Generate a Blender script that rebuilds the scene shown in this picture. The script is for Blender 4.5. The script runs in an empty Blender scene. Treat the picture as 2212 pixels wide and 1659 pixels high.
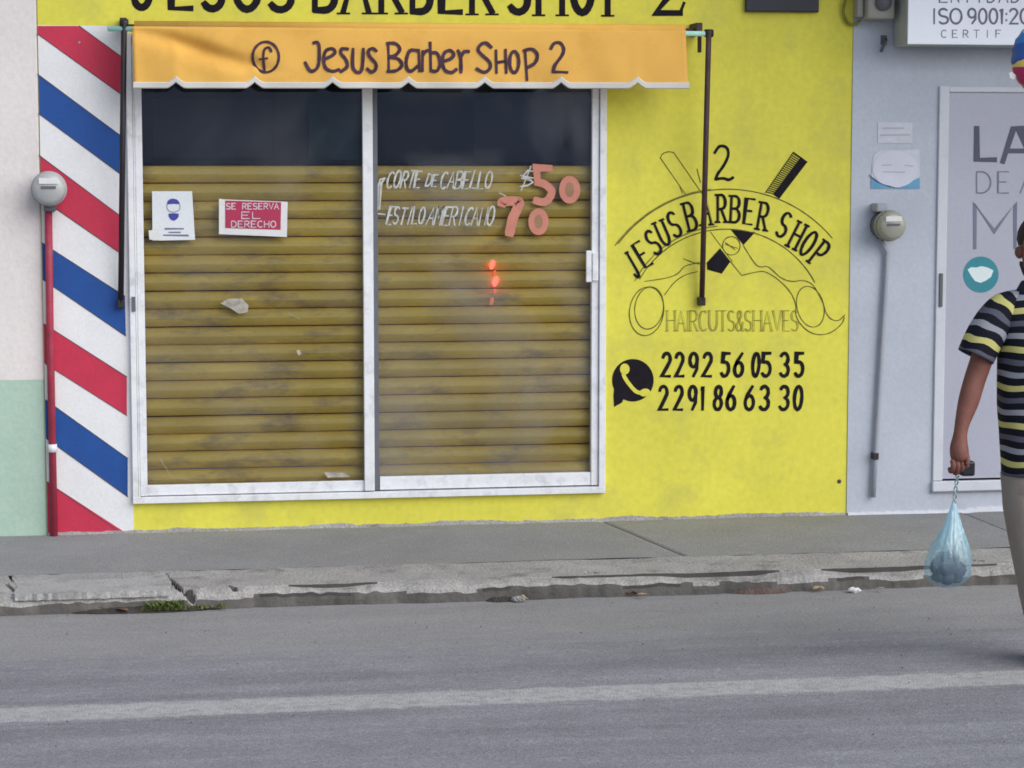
import bpy, bmesh, math, random
import numpy as np
from mathutils import Vector, Matrix

random.seed(4)
S = bpy.context.scene
COL = S.collection

# ------------------------------------------------------------------ camera
FPX, PITCH, YAW = 4900.0, 0.0963, 0.1601
cp, sp, cy, sy = math.cos(PITCH), math.sin(PITCH), math.cos(YAW), math.sin(YAW)
FW = Vector((sy * cp, cy * cp, -sp))
RT = Vector((cy, -sy, 0.0))
DN = FW.cross(RT)
BASE_Z = 0.10
EYE = 2.0
_r = FW + RT * ((965 - 1106) / FPX) + DN * ((1134 - 829.5) / FPX)
_t = (BASE_Z - EYE) / _r.z
CAM = Vector((-_t * _r.x, -_t * _r.y, EYE))
cam = bpy.data.cameras.new("camera")
co = bpy.data.objects.new("camera", cam)
COL.objects.link(co)
cam.sensor_width = 36.0
cam.lens = FPX / 2212.0 * 36.0
cam.clip_end = 2000
m = Matrix((RT, -DN, -FW)).transposed().to_4x4()
m.translation = CAM
co.matrix_world = m
S.camera = co
# ------------------------------------------------------------------ light
SUN_EL, SUN_AZ = math.radians(36), math.radians(42)   # azimuth: from -Y towards +X
w = bpy.data.worlds.new("World")
S.world = w
w.use_nodes = True
nt = w.node_tree
nt.nodes.clear()
sky = nt.nodes.new("ShaderNodeTexSky")
sky.sky_type = 'NISHITA'
sky.sun_disc = False
sky.sun_elevation = SUN_EL
sky.sun_rotation = math.pi - SUN_AZ
sky.air_density = 1.0
sky.dust_density = 1.2
sky.ozone_density = 1.0
hs = nt.nodes.new("ShaderNodeHueSaturation")
hs.inputs['Saturation'].default_value = 0.62
bg = nt.nodes.new("ShaderNodeBackground")
bg.inputs['Strength'].default_value = 0.10
ow = nt.nodes.new("ShaderNodeOutputWorld")
nt.links.new(sky.outputs[0], hs.inputs['Color'])
nt.links.new(hs.outputs[0], bg.inputs[0])
nt.links.new(bg.outputs[0], ow.inputs[0])
sl = bpy.data.lights.new("sun", 'SUN')
sl.energy = 1.5
sl.angle = math.radians(60)
sl.color = (1.0, 0.985, 0.955)
so = bpy.data.objects.new("sun", sl)
COL.objects.link(so)
sdir = Vector((math.sin(SUN_AZ) * math.cos(SUN_EL), -math.cos(SUN_AZ) * math.cos(SUN_EL), math.sin(SUN_EL)))
so.rotation_euler = sdir.to_track_quat('Z', 'Y').to_euler()
so.location = sdir * 20
S.view_settings.view_transform = 'Standard'
S.view_settings.look = 'None'
S.view_settings.gamma = 1
S.view_settings.use_curve_mapping = False
S.view_settings.exposure = 0.56
S.cycles.filter_width = 1.7
S.cycles.max_bounces = 8
S.cycles.transparent_max_bounces = 12

# ------------------------------------------------------------------ helpers
def ray(u, v):
    return FW + RT * ((u - 1106) / FPX) + DN * ((v - 829.5) / FPX)
def at(u, v, Y=0.0):
    """point of the vertical plane y = Y that the photo shows at (u, v)"""
    r = ray(u, v)
    return CAM + r * ((Y - CAM.y) / r.y)
def gr(u, v, Z=0.0):
    """point of the level z = Z that the photo shows at (u, v)"""
    r = ray(u, v)
    return CAM + r * ((Z - CAM.z) / r.z)
PPM = FPX / (0 - CAM.y) * cy        # photo pixels per metre on the wall, roughly

def link(o, parent=None):
    COL.objects.link(o)
    if parent is not None:
        o.parent = parent
    return o
def mesh(name, verts, faces, mat, parent=None, smooth=False):
    me = bpy.data.meshes.new(name)
    me.from_pydata([tuple(v) for v in verts], [], faces)
    me.update()
    if mat: me.materials.append(mat)
    if smooth:
        me.polygons.foreach_set("use_smooth", [True] * len(me.polygons))
    o = bpy.data.objects.new(name, me)
    return link(o, parent)
def bmobj(name, bm, mat, parent=None, smooth=False):
    me = bpy.data.meshes.new(name)
    bmesh.ops.recalc_face_normals(bm, faces=bm.faces)
    bm.to_mesh(me)
    bm.free()
    if mat: me.materials.append(mat)
    if smooth:
        me.polygons.foreach_set("use_smooth", [True] * len(me.polygons))
    return link(bpy.data.objects.new(name, me), parent)
def addbox(bm, x0, x1, y0, y1, z0, z1, bev=0.0):
    r = bmesh.ops.create_cube(bm, size=1.0)
    vs = r['verts']
    for v in vs:
        v.co.x = x0 + (v.co.x + .5) * (x1 - x0)
        v.co.y = y0 + (v.co.y + .5) * (y1 - y0)
        v.co.z = z0 + (v.co.z + .5) * (z1 - z0)
    if bev:
        es = list({e for v in vs for e in v.link_edges})
        bmesh.ops.bevel(bm, geom=es, offset=bev, segments=2, affect='EDGES', profile=.5)
def box(name, x0, x1, y0, y1, z0, z1, mat, parent=None, bev=0.0):
    bm = bmesh.new()
    addbox(bm, x0, x1, y0, y1, z0, z1, bev)
    return bmobj(name, bm, mat, parent)
def thing(name, label, cat, loc=(0, 0, 0), group=None):
    o = bpy.data.objects.new(name, None)
    o.empty_display_size = .1
    COL.objects.link(o)
    o.location = loc
    return tag(o, label, cat, group)
def tag(o, label, cat, group=None):
    o['label'] = label
    o['category'] = cat
    if group: o['group'] = group
    return o
def adopt(parent, *kids):
    """children are modelled in world space: keep them there under a moved empty"""
    for k in kids:
        k.parent = parent
        k.matrix_parent_inverse = Matrix.Translation(parent.location).inverted()
def tube(name, pts, r, mat, parent=None, seg=10, cap=True, radii=None):
    pts = [Vector(p) for p in pts]
    vs, fs = [], []
    n = len(pts)
    up = None
    for i, p in enumerate(pts):
        d = (pts[min(i + 1, n - 1)] - pts[max(i - 1, 0)]).normalized()
        if up is None:
            up = Vector((0, 0, 1)) if abs(d.z) < .9 else Vector((0, 1, 0))
        a = d.cross(up).normalized()
        b = a.cross(d).normalized()
        up = b
        rr = radii[i] if radii else r
        for k in range(seg):
            t = 2 * math.pi * k / seg
            vs.append(p + a * math.cos(t) * rr + b * math.sin(t) * rr)
    for i in range(n - 1):
        for k in range(seg):
            k2 = (k + 1) % seg
            fs.append((i * seg + k, i * seg + k2, (i + 1) * seg + k2, (i + 1) * seg + k))
    if cap:
        fs.append(tuple(range(seg))[::-1])
        fs.append(tuple((n - 1) * seg + k for k in range(seg)))
    return mesh(name, vs, fs, mat, parent, smooth=True)
def lathe(name, prof, centre, axis, mat, parent=None, seg=32):
    """prof: list of (radius, distance along axis)"""
    axis = Vector(axis).normalized()
    a = axis.orthogonal().normalized()
    b = axis.cross(a)
    vs, fs = [], []
    for r, h in prof:
        for k in range(seg):
            t = 2 * math.pi * k / seg
            vs.append(Vector(centre) + axis * h + (a * math.cos(t) + b * math.sin(t)) * r)
    for i in range(len(prof) - 1):
        for k in range(seg):
            k2 = (k + 1) % seg
            fs.append((i * seg + k, i * seg + k2, (i + 1) * seg + k2, (i + 1) * seg + k))
    fs.append(tuple(range(seg))[::-1])
    fs.append(tuple((len(prof) - 1) * seg + k for k in range(seg)))
    return mesh(name, vs, fs, mat, parent, smooth=True)
def flat(name, uv, Y, mat, parent=None, thick=0.0):
    """a sheet on the plane y = Y with its outline given in photo coordinates"""
    P = [at(u, v, Y) for u, v in uv]
    bm = bmesh.new()
    f = bm.faces.new([bm.verts.new(p) for p in P])
    if thick:
        r = bmesh.ops.extrude_face_region(bm, geom=[f])
        for e in r['geom']:
            if isinstance(e, bmesh.types.BMVert): e.co.y += thick
    bmesh.ops.triangulate(bm, faces=[f for f in bm.faces if len(f.verts) > 4])
    return bmobj(name, bm, mat, parent)
def smooth_line(pts, n=5, closed=False):
    out = []
    P = [Vector(p) for p in pts]
    N = len(P)
    if N < 3: return P
    rng = range(N if closed else N - 1)
    for i in rng:
        if closed:
            p0, p1, p2, p3 = P[i - 1], P[i], P[(i + 1) % N], P[(i + 2) % N]
        else:
            p0, p1, p2, p3 = P[max(i - 1, 0)], P[i], P[i + 1], P[min(i + 2, N - 1)]
        for k in range(n):
            t = k / n
            out.append(.5 * ((2 * p1) + (p2 - p0) * t + (2 * p0 - 5 * p1 + 4 * p2 - p3) * t * t + (3 * p1 - p0 - 3 * p2 + p3) * t ** 3))
    out.append(P[0] if closed else P[-1])
    return out
def ribbons(name, lines, width, Y, mat, parent=None, wob=0.0, widths=None):
    """painted brush strokes: photo-space polylines laid on the plane y = Y"""
    vs, fs = [], []
    for li, L in enumerate(lines):
        wd = widths[li] if widths else width
        P = [Vector((p[0], p[1])) for p in L]
        Q = [P[0]]
        for p in P[1:]:
            if (p - Q[-1]).length > .05: Q.append(p)
        P = Q
        n = len(P)
        if n < 2: continue
        closed = (P[0] - P[-1]).length < .6 and n > 4
        if not closed:
            d = (P[1] - P[0]).normalized(); P[0] = P[0] - d * wd * .28
            d = (P[-1] - P[-2]).normalized(); P[-1] = P[-1] + d * wd * .28
        yy = (lambda u, v: Y(u, v) - .0002 * (li % 6)) if callable(Y) else (lambda u, v: Y - 0.00012 * (li % 6))
        b0 = len(vs)
        for i in range(n):
            if closed:
                d = (P[(i + 1) % (n - 1)] - P[(i - 1) % (n - 1)]) if i < n - 1 else (P[1] - P[-2])
            else:
                d = P[min(i + 1, n - 1)] - P[max(i - 1, 0)]
            d.normalize()
            nn = Vector((-d.y, d.x))
            k = 1.0
            if 0 < i < n - 1:
                d1 = (P[i] - P[i - 1]).normalized()
                c = abs(d1.dot(d))
                k = min(1.0 / max(c, .5), 1.5)
            h = wd * .5 * k * (1 + wob * random.uniform(-1, 1))
            if not closed and (i == 0 or i == n - 1): h *= .8
            a, b = P[i] + nn * h, P[i] - nn * h
            vs.append(at(a.x, a.y, yy(a.x, a.y))); vs.append(at(b.x, b.y, yy(b.x, b.y)))
        for i in range(n - 1):
            fs.append((b0 + 2 * i, b0 + 2 * i + 1, b0 + 2 * i + 3, b0 + 2 * i + 2))
    o = mesh(name, vs, fs, mat, parent)
    return o
def ell(cx, cy_, rx, ry, a0=0, a1=360, n=22, tilt=0):
    out = []
    ct, st = math.cos(math.radians(tilt)), math.sin(math.radians(tilt))
    for i in range(n + 1):
        t = math.radians(a0 + (a1 - a0) * i / n)
        x, y = rx * math.cos(t), -ry * math.sin(t)
        out.append((cx + x * ct - y * st, cy_ + x * st + y * ct))
    return out
def grp(pts, f):
    return [f(*p) for p in pts]

# stroke font, unit box, y up.  ('s', pts) = smoothed, ('l', pts) = straight
def A_(cx, cy_, rx, ry, a0, a1, n=10):
    return [(cx + rx * math.cos(math.radians(a0 + (a1 - a0) * i / n)), cy_ + ry * math.sin(math.radians(a0 + (a1 - a0) * i / n))) for i in range(n + 1)]
GL = {
 'A': [[(0, 0), (.5, 1), (1, 0)], [(.2, .38), (.8, .38)]],
 'B': [[(.05, 0), (.05, 1)], [(.05, 1)] + A_(.5, .76, .4, .24, 90, -90) + [(.05, .52)], [(.05, .52)] + A_(.5, .26, .48, .26, 90, -90) + [(.05, 0)]],
 'C': [A_(.55, .5, .5, .5, 50, 310, 16)],
 'D': [[(.05, 0), (.05, 1)], [(.05, 1)] + A_(.35, .5, .6, .5, 90, -90, 14) + [(.05, 0)]],
 'E': [[(.95, 1), (.08, 1), (.08, 0), (.95, 0)], [(.08, .52), (.75, .52)]],
 'F': [[(.95, 1), (.08, 1), (.08, 0)], [(.08, .52), (.75, .52)]],
 'H': [[(.06, 0), (.06, 1)], [(.94, 0), (.94, 1)], [(.06, .52), (.94, .52)]],
 'I': [[(.5, 0), (.5, 1)]],
 'J': [[(.75, 1), (.75, .25)] + A_(.42, .25, .33, .25, 0, -160, 8)],
 'L': [[(.08, 1), (.08, 0), (.95, 0)]],
 'M': [[(.04, 0), (.04, 1), (.5, .3), (.96, 1), (.96, 0)]],
 'N': [[(.06, 0), (.06, 1), (.94, 0), (.94, 1)]],
 'O': [A_(.5, .5, .47, .5, 90, 450, 22)],
 'P': [[(.08, 0), (.08, 1)], [(.08, 1)] + A_(.5, .73, .42, .27, 90, -90) + [(.08, .46)]],
 'R': [[(.08, 0), (.08, 1)], [(.08, 1)] + A_(.5, .74, .4, .26, 90, -90) + [(.08, .48)], [(.45, .48), (.98, 0)]],
 'S': [A_(.5, .745, .42, .255, 35, 270, 10) + A_(.5, .245, .45, .245, 90, -150, 11)],
 'T': [[(0, 1), (1, 1)], [(.5, 1), (.5, 0)]],
 'U': [[(.06, 1), (.06, .4)] + A_(.5, .4, .44, .4, 180, 360, 10) + [(.94, .4), (.94, 1)]],
 'V': [[(0, 1), (.5, 0), (1, 1)]],
 '&': [[(.95, 0), (.25, .7)] + A_(.48, .8, .22, .2, 190, -30, 9) + [(.15, .35)] + A_(.42, .22, .35, .22, 150, 330, 9) + [(.95, .45)]],
 '0': [A_(.5, .5, .42, .5, 90, 450, 20)],
 '1': [[(.3, .85), (.55, 1), (.55, 0)]],
 '2': [A_(.48, .74, .4, .26, 165, -20, 9) + [(.6, .42), (.08, 0), (.95, 0)]],
 '3': [A_(.45, .75, .4, .25, 150, -80, 10), A_(.45, .26, .45, .26, 80, -150, 11)],
 '5': [[(.9, 1), (.2, 1), (.14, .56)] + A_(.46, .31, .44, .31, 110, -145, 12)],
 '6': [[(.78, 1), (.3, .65)] + A_(.5, .3, .42, .3, 150, 510, 18)],
 '8': [A_(.5, .76, .36, .24, 90, 450, 16), A_(.5, .26, .44, .26, 90, 450, 16)],
 '9': [A_(.48, .7, .4, .3, 0, 360, 16), [(.88, .7), (.85, .3), (.5, 0)]],
 ':': [[(.5, .2), (.5, .26)], [(.5, .62), (.5, .68)]],
}
def glyph(ch, ox, oy, wd, ht, rot=0.0, slant=0.0, serif=0.0):
    """ox, oy = bottom-left of the letter in photo coordinates"""
    out = []
    G_ = [list(l) for l in GL[ch]]
    if serif:
        extra = []
        for l in G_:
            for a, b in ((l[0], l[1]), (l[-1], l[-2])):
                if (a[1] < .02 or a[1] > .98) and abs(a[1] - b[1]) > .25:
                    extra.append([(a[0] - serif, a[1]), (a[0] + serif, a[1])])
        G_ += extra
    c, s = math.cos(math.radians(rot)), math.sin(math.radians(rot))
    for l in G_:
        q = []
        for x, y in l:
            X = (x - .5) * wd + slant * y * ht
            Yy = -y * ht
            q.append((ox + wd / 2 + X * c - Yy * s, oy + X * s + Yy * c))
        out.append(q)
    return out

# ------------------------------------------------------------------ materials
_mc = {}
def mat(name, col, rough=.75, bump=0.0, bscale=60, var=0.08, vscale=4.0, metal=0.0, stain=None, sscale=3.0, samt=.4, spec=.4, stretch=(1, 1, 1), coord='Object', fine=0.04):
    if name in _mc: return _mc[name]
    M = bpy.data.materials.new(name)
    M.use_nodes = True
    t = M.node_tree
    N, L = t.nodes, t.links
    P = N['Principled BSDF']
    P.inputs['Roughness'].default_value = rough
    P.inputs['Metallic'].default_value = metal
    P.inputs['Specular IOR Level'].default_value = spec
    tc = N.new('ShaderNodeTexCoord')
    mp = N.new('ShaderNodeMapping')
    mp.inputs['Scale'].default_value = stretch
    L.new(tc.outputs[coord], mp.inputs[0])
    n1 = N.new('ShaderNodeTexNoise'); n1.inputs['Scale'].default_value = vscale; n1.inputs['Detail'].default_value = 5
    n2 = N.new('ShaderNodeTexNoise'); n2.inputs['Scale'].default_value = bscale * 1.7; n2.inputs['Detail'].default_value = 3
    L.new(mp.outputs[0], n1.inputs[0]); L.new(mp.outputs[0], n2.inputs[0])
    hsv = N.new('ShaderNodeHueSaturation')
    hsv.inputs['Color'].default_value = (*col, 1)
    mr = N.new('ShaderNodeMapRange')
    mr.inputs[1].default_value = .3; mr.inputs[2].default_value = .7
    mr.inputs[3].default_value = 1 - var; mr.inputs[4].default_value = 1 + var
    L.new(n1.outputs[0], mr.inputs[0])
    mr2 = N.new('ShaderNodeMapRange')
    mr2.inputs[1].default_value = .3; mr2.inputs[2].default_value = .7
    mr2.inputs[3].default_value = 1 - fine; mr2.inputs[4].default_value = 1 + fine
    L.new(n2.outputs[0], mr2.inputs[0])
    mu = N.new('ShaderNodeMath'); mu.operation = 'MULTIPLY'
    L.new(mr.outputs[0], mu.inputs[0]); L.new(mr2.outputs[0], mu.inputs[1])
    L.new(mu.outputs[0], hsv.inputs['Value'])
    out = hsv.outputs[0]
    if stain:
        n3 = N.new('ShaderNodeTexNoise'); n3.inputs['Scale'].default_value = sscale; n3.inputs['Detail'].default_value = 7
        n3.inputs['Roughness'].default_value = .65
        L.new(mp.outputs[0], n3.inputs[0])
        r3 = N.new('ShaderNodeMapRange'); r3.inputs[1].default_value = .52; r3.inputs[2].default_value = .72
        r3.inputs[3].default_value = 0; r3.inputs[4].default_value = samt
        L.new(n3.outputs[0], r3.inputs[0])
        mx = N.new('ShaderNodeMixRGB')
        mx.inputs[2].default_value = (*stain, 1)
        L.new(r3.outputs[0], mx.inputs[0]); L.new(out, mx.inputs[1])
        out = mx.outputs[0]
    L.new(out, P.inputs['Base Color'])
    if bump:
        nb = N.new('ShaderNodeTexNoise'); nb.inputs['Scale'].default_value = bscale; nb.inputs['Detail'].default_value = 4
        L.new(mp.outputs[0], nb.inputs[0])
        bp = N.new('ShaderNodeBump'); bp.inputs['Strength'].default_value = bump; bp.inputs['Distance'].default_value = .01
        L.new(nb.outputs[0], bp.inputs['Height'])
        L.new(bp.outputs[0], P.inputs['Normal'])
    _mc[name] = M
    return M
def emit(name, col, st):
    M = bpy.data.materials.new(name); M.use_nodes = True
    P = M.node_tree.nodes['Principled BSDF']
    P.inputs['Base Color'].default_value = (*col, 1)
    P.inputs['Emission Color'].default_value = (*col, 1)
    P.inputs['Emission Strength'].default_value = st
    return M

YEL = mat('yellow_wall_paint', (.73, .68, .092), .75, .22, 16, .07, 2.2, stain=(.50, .47, .13), sscale=2.6, samt=.55, fine=.05, spec=.2)
PINK = mat('pale_pink_plaster', (.74, .69, .68), .85, .25, 25, .05, 2.5, stain=(.36, .33, .32), sscale=5, samt=.25)
GREEN = mat('pale_green_paint', (.41, .56, .465), .8, .25, 25, .06, 3, stain=(.55, .58, .54), sscale=6, samt=.3)
GREY = mat('pale_lavender_grey_paint', (.485, .52, .60), .75, .18, 30, .05, 2.5, stain=(.36, .37, .42), sscale=3, samt=.25)
WHITE = mat('white_wall_paint', (.78, .78, .80), .65, .12, 40, .03, 5, stain=(.5, .5, .5), sscale=9, samt=.12)
RED = mat('red_paint', (.54, .030, .075), .6, .1, 40, .06, 6)
DRED = mat('dull_red_paint', (.36, .035, .07), .6, .1, 40, .15, 12, stain=(.25, .1, .12), sscale=14, samt=.5)
BLUE = mat('blue_paint', (.010, .072, .30), .6, .1, 40, .08, 8)
EDGE = mat('dark_outline_paint', (.07, .05, .06), .7)
BLK = mat('black_wall_paint', (.015, .013, .018), .85, 0, 40, .2, 20, spec=.12)
BLKT = mat('thin_black_paint', (.10, .09, .02), .7, 0, 40, .2, 20)
OLIV = mat('faded_olive_paint', (.23, .21, .03), .7, 0, 40, .2, 20)
ALU = mat('white_aluminium', (.80, .815, .85), .38, .03, 60, .05, 14, stain=(.30, .30, .32), sscale=11, samt=.45, spec=.5)
ALUD = mat('grey_and_shaded_aluminium', (.13, .135, .16), .4, .03, 60, .05, 14)
SLAT = mat('mustard_shutter_paint', (.80, .585, .125), .42, .12, 18, .16, 2.2, stain=(.30, .215, .15), sscale=3.0, samt=.9, stretch=(1, 1, 2.6), spec=.5)
HOOD = mat('dark_navy_panel', (.003, .006, .020), .5, .0, 20, .45, 1.6, spec=.08)
ORANGE = mat('orange_awning_canvas', (.74, .415, .085), .8, .12, 180, .05, 3.5, stain=(.55, .25, .03), sscale=2.5, samt=.5)
TRIM = mat('off_white_awning_binding', (.60, .585, .55), .8, .1, 120, .06, 9)
MINT = mat('mint_painted_tube', (.42, .72, .63), .5, .05, 60, .1, 12)
BLKM = mat('black_painted_metal', (.022, .016, .020), .5, .05, 60, .2, 12)
BROWNM = mat('rusty_dark_metal', (.06, .03, .035), .6, .1, 60, .3, 15)
INK = mat('dark_violet_lettering', (.070, .038, .060), .9, 0, 40, .25, 20, spec=.1)
PAPER = mat('white_paper', (.72, .75, .80), .6, 0, 40, .03, 8)
NAVY = mat('navy_print', (.05, .06, .33), .6)
SIGNR = mat('crimson_print', (.42, .03, .09), .45)
SIGNW = mat('pinkish_white_print', (.62, .50, .56), .5)
PLW = mat('white_plastic', (.72, .72, .72), .4, 0, 40, .03, 8, stain=(.45, .45, .43), sscale=12, samt=.3)
CHALK = mat('white_marker_paint', (.52, .54, .52), .8, 0, 60, .25, 40)
SALM = mat('salmon_vinyl', (.58, .225, .165), .6, 0, 60, .08, 20)
METER = mat('grey_meter_plastic', (.40, .41, .42), .3, 0, 60, .06, 10, spec=.6)
METERW = mat('ivory_meter_plastic', (.33, .33, .285), .3, 0, 60, .06, 10, spec=.6)
METD = mat('dark_meter_socket', (.12, .12, .14), .6, .1, 60, .1, 10)
GPIPE = mat('lavender_grey_pipe_paint', (.34, .36, .42), .6, .1, 60, .08, 12)
LBOX = mat('white_sign_acrylic', (.80, .83, .90), .35, 0, 60, .02, 3)
LBOX.node_tree.nodes['Principled BSDF'].inputs['Emission Color'].default_value = (.80, .85, 1, 1)
LBOX.node_tree.nodes['Principled BSDF'].inputs['Emission Strength'].default_value = .12  # slight emission added to brighten the sign face
LBOXS = mat('aged_beige_sign_side', (.40, .41, .39), .6, .05, 60, .1, 6)
BEIGE = mat('beige_fixture_plastic', (.34, .33, .30), .6, .05, 60, .1, 9)
SLATE = mat('slate_vinyl', (.075, .08, .13), .5)
SLATEL = mat('thin_slate_vinyl', (.17, .18, .26), .5)
TEAL = mat('teal_vinyl', (.03, .24, .30), .5, 0, 40, .05, 10)
WV = mat('white_vinyl', (.70, .80, .82), .5)
DOORP = mat('lavender_door_panel', (.42, .43, .52), .35, .0, 60, .04, 2, spec=.5)
SKYB = mat('blue_poster_print', (.13, .35, .55), .6, 0, 40, .1, 20)
POST = mat('faded_poster_paper', (.58, .60, .68), .7, 0, 40, .05, 20)

def glass_mat(name, dust_reflection_amt, seed):
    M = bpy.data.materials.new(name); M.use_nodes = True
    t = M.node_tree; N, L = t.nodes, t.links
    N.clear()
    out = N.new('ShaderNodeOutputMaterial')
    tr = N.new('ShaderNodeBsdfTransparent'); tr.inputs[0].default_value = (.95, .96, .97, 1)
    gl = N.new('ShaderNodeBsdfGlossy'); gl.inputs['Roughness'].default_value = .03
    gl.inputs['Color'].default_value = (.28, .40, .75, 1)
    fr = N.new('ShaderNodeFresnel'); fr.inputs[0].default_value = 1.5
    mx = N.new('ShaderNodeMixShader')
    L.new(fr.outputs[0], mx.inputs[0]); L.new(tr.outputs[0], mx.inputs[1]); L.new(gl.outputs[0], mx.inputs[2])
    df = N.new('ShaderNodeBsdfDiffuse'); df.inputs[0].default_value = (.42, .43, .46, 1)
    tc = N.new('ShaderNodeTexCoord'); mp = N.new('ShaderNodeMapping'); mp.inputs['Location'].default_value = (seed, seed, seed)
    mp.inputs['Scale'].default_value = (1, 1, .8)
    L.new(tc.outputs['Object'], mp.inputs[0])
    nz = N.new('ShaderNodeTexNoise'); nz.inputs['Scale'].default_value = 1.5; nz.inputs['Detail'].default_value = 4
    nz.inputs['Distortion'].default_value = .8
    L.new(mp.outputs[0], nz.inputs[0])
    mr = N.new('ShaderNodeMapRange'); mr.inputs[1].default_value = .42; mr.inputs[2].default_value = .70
    mr.inputs[3].default_value = 0.004; mr.inputs[4].default_value = dust_reflection_amt
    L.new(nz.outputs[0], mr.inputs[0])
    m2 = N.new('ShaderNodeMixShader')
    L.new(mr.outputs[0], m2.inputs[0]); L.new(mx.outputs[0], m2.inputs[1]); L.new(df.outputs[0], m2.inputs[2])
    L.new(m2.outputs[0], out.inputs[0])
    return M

def road_mat():
    M = mat('worn_asphalt', (.268, .268, .290), .92, .8, 110, .07, 5, stain=(.36, .355, .37), sscale=16, samt=.7, fine=.42, spec=.25)
    return M
ASPH_ARGS = dict(col=(.268, .268, .290), var=.07, vscale=5, bscale=110, stain=(.36, .355, .37), sscale=16, samt=.7, fine=.42)
def chain(t, vec, col, var, vscale, bscale, stain, sscale, samt, fine):
    N, L = t.nodes, t.links
    n1 = N.new('ShaderNodeTexNoise'); n1.inputs['Scale'].default_value = vscale; n1.inputs['Detail'].default_value = 5
    n2 = N.new('ShaderNodeTexNoise'); n2.inputs['Scale'].default_value = bscale * 1.7; n2.inputs['Detail'].default_value = 3
    L.new(vec, n1.inputs[0]); L.new(vec, n2.inputs[0])
    hsv = N.new('ShaderNodeHueSaturation'); hsv.inputs['Color'].default_value = (*col, 1)
    ms = []
    for n_, a_ in ((n1, var), (n2, fine)):
        mr = N.new('ShaderNodeMapRange'); mr.inputs[1].default_value = .3; mr.inputs[2].default_value = .7
        mr.inputs[3].default_value = 1 - a_; mr.inputs[4].default_value = 1 + a_
        L.new(n_.outputs[0], mr.inputs[0]); ms.append(mr)
    mu = N.new('ShaderNodeMath'); mu.operation = 'MULTIPLY'
    L.new(ms[0].outputs[0], mu.inputs[0]); L.new(ms[1].outputs[0], mu.inputs[1]); L.new(mu.outputs[0], hsv.inputs['Value'])
    n3 = N.new('ShaderNodeTexNoise'); n3.inputs['Scale'].default_value = sscale; n3.inputs['Detail'].default_value = 7; n3.inputs['Roughness'].default_value = .65
    L.new(vec, n3.inputs[0])
    r3 = N.new('ShaderNodeMapRange'); r3.inputs[1].default_value = .52; r3.inputs[2].default_value = .72; r3.inputs[3].default_value = 0; r3.inputs[4].default_value = samt
    L.new(n3.outputs[0], r3.inputs[0])
    mx = N.new('ShaderNodeMixRGB'); mx.inputs[2].default_value = (*stain, 1)
    L.new(r3.outputs[0], mx.inputs[0]); L.new(hsv.outputs[0], mx.inputs[1])
    # long worn bands and patches along the lane, plus coarse light and dark stones
    mp2 = N.new('ShaderNodeMapping'); mp2.inputs['Scale'].default_value = (.35, 2.6, 1)
    n4 = N.new('ShaderNodeTexNoise'); n4.inputs['Scale'].default_value = 1.6; n4.inputs['Detail'].default_value = 6; n4.inputs['Roughness'].default_value = .6
    L.new(vec, mp2.inputs[0]); L.new(mp2.outputs[0], n4.inputs[0])
    m4 = N.new('ShaderNodeMapRange'); m4.inputs[1].default_value = .35; m4.inputs[2].default_value = .65; m4.inputs[3].default_value = .84; m4.inputs[4].default_value = 1.14
    L.new(n4.outputs[0], m4.inputs[0])
    n5 = N.new('ShaderNodeTexNoise'); n5.inputs['Scale'].default_value = 46; n5.inputs['Detail'].default_value = 4; n5.inputs['Roughness'].default_value = .8
    L.new(vec, n5.inputs[0])
    m5 = N.new('ShaderNodeMapRange'); m5.inputs[1].default_value = .32; m5.inputs[2].default_value = .68; m5.inputs[3].default_value = .80; m5.inputs[4].default_value = 1.20
    L.new(n5.outputs[0], m5.inputs[0])
    mm = N.new('ShaderNodeMath'); mm.operation = 'MULTIPLY'; L.new(m4.outputs[0], mm.inputs[0]); L.new(m5.outputs[0], mm.inputs[1])
    h2 = N.new('ShaderNodeHueSaturation'); L.new(mx.outputs[0], h2.inputs['Color']); L.new(mm.outputs[0], h2.inputs['Value'])
    return h2.outputs[0]
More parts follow.
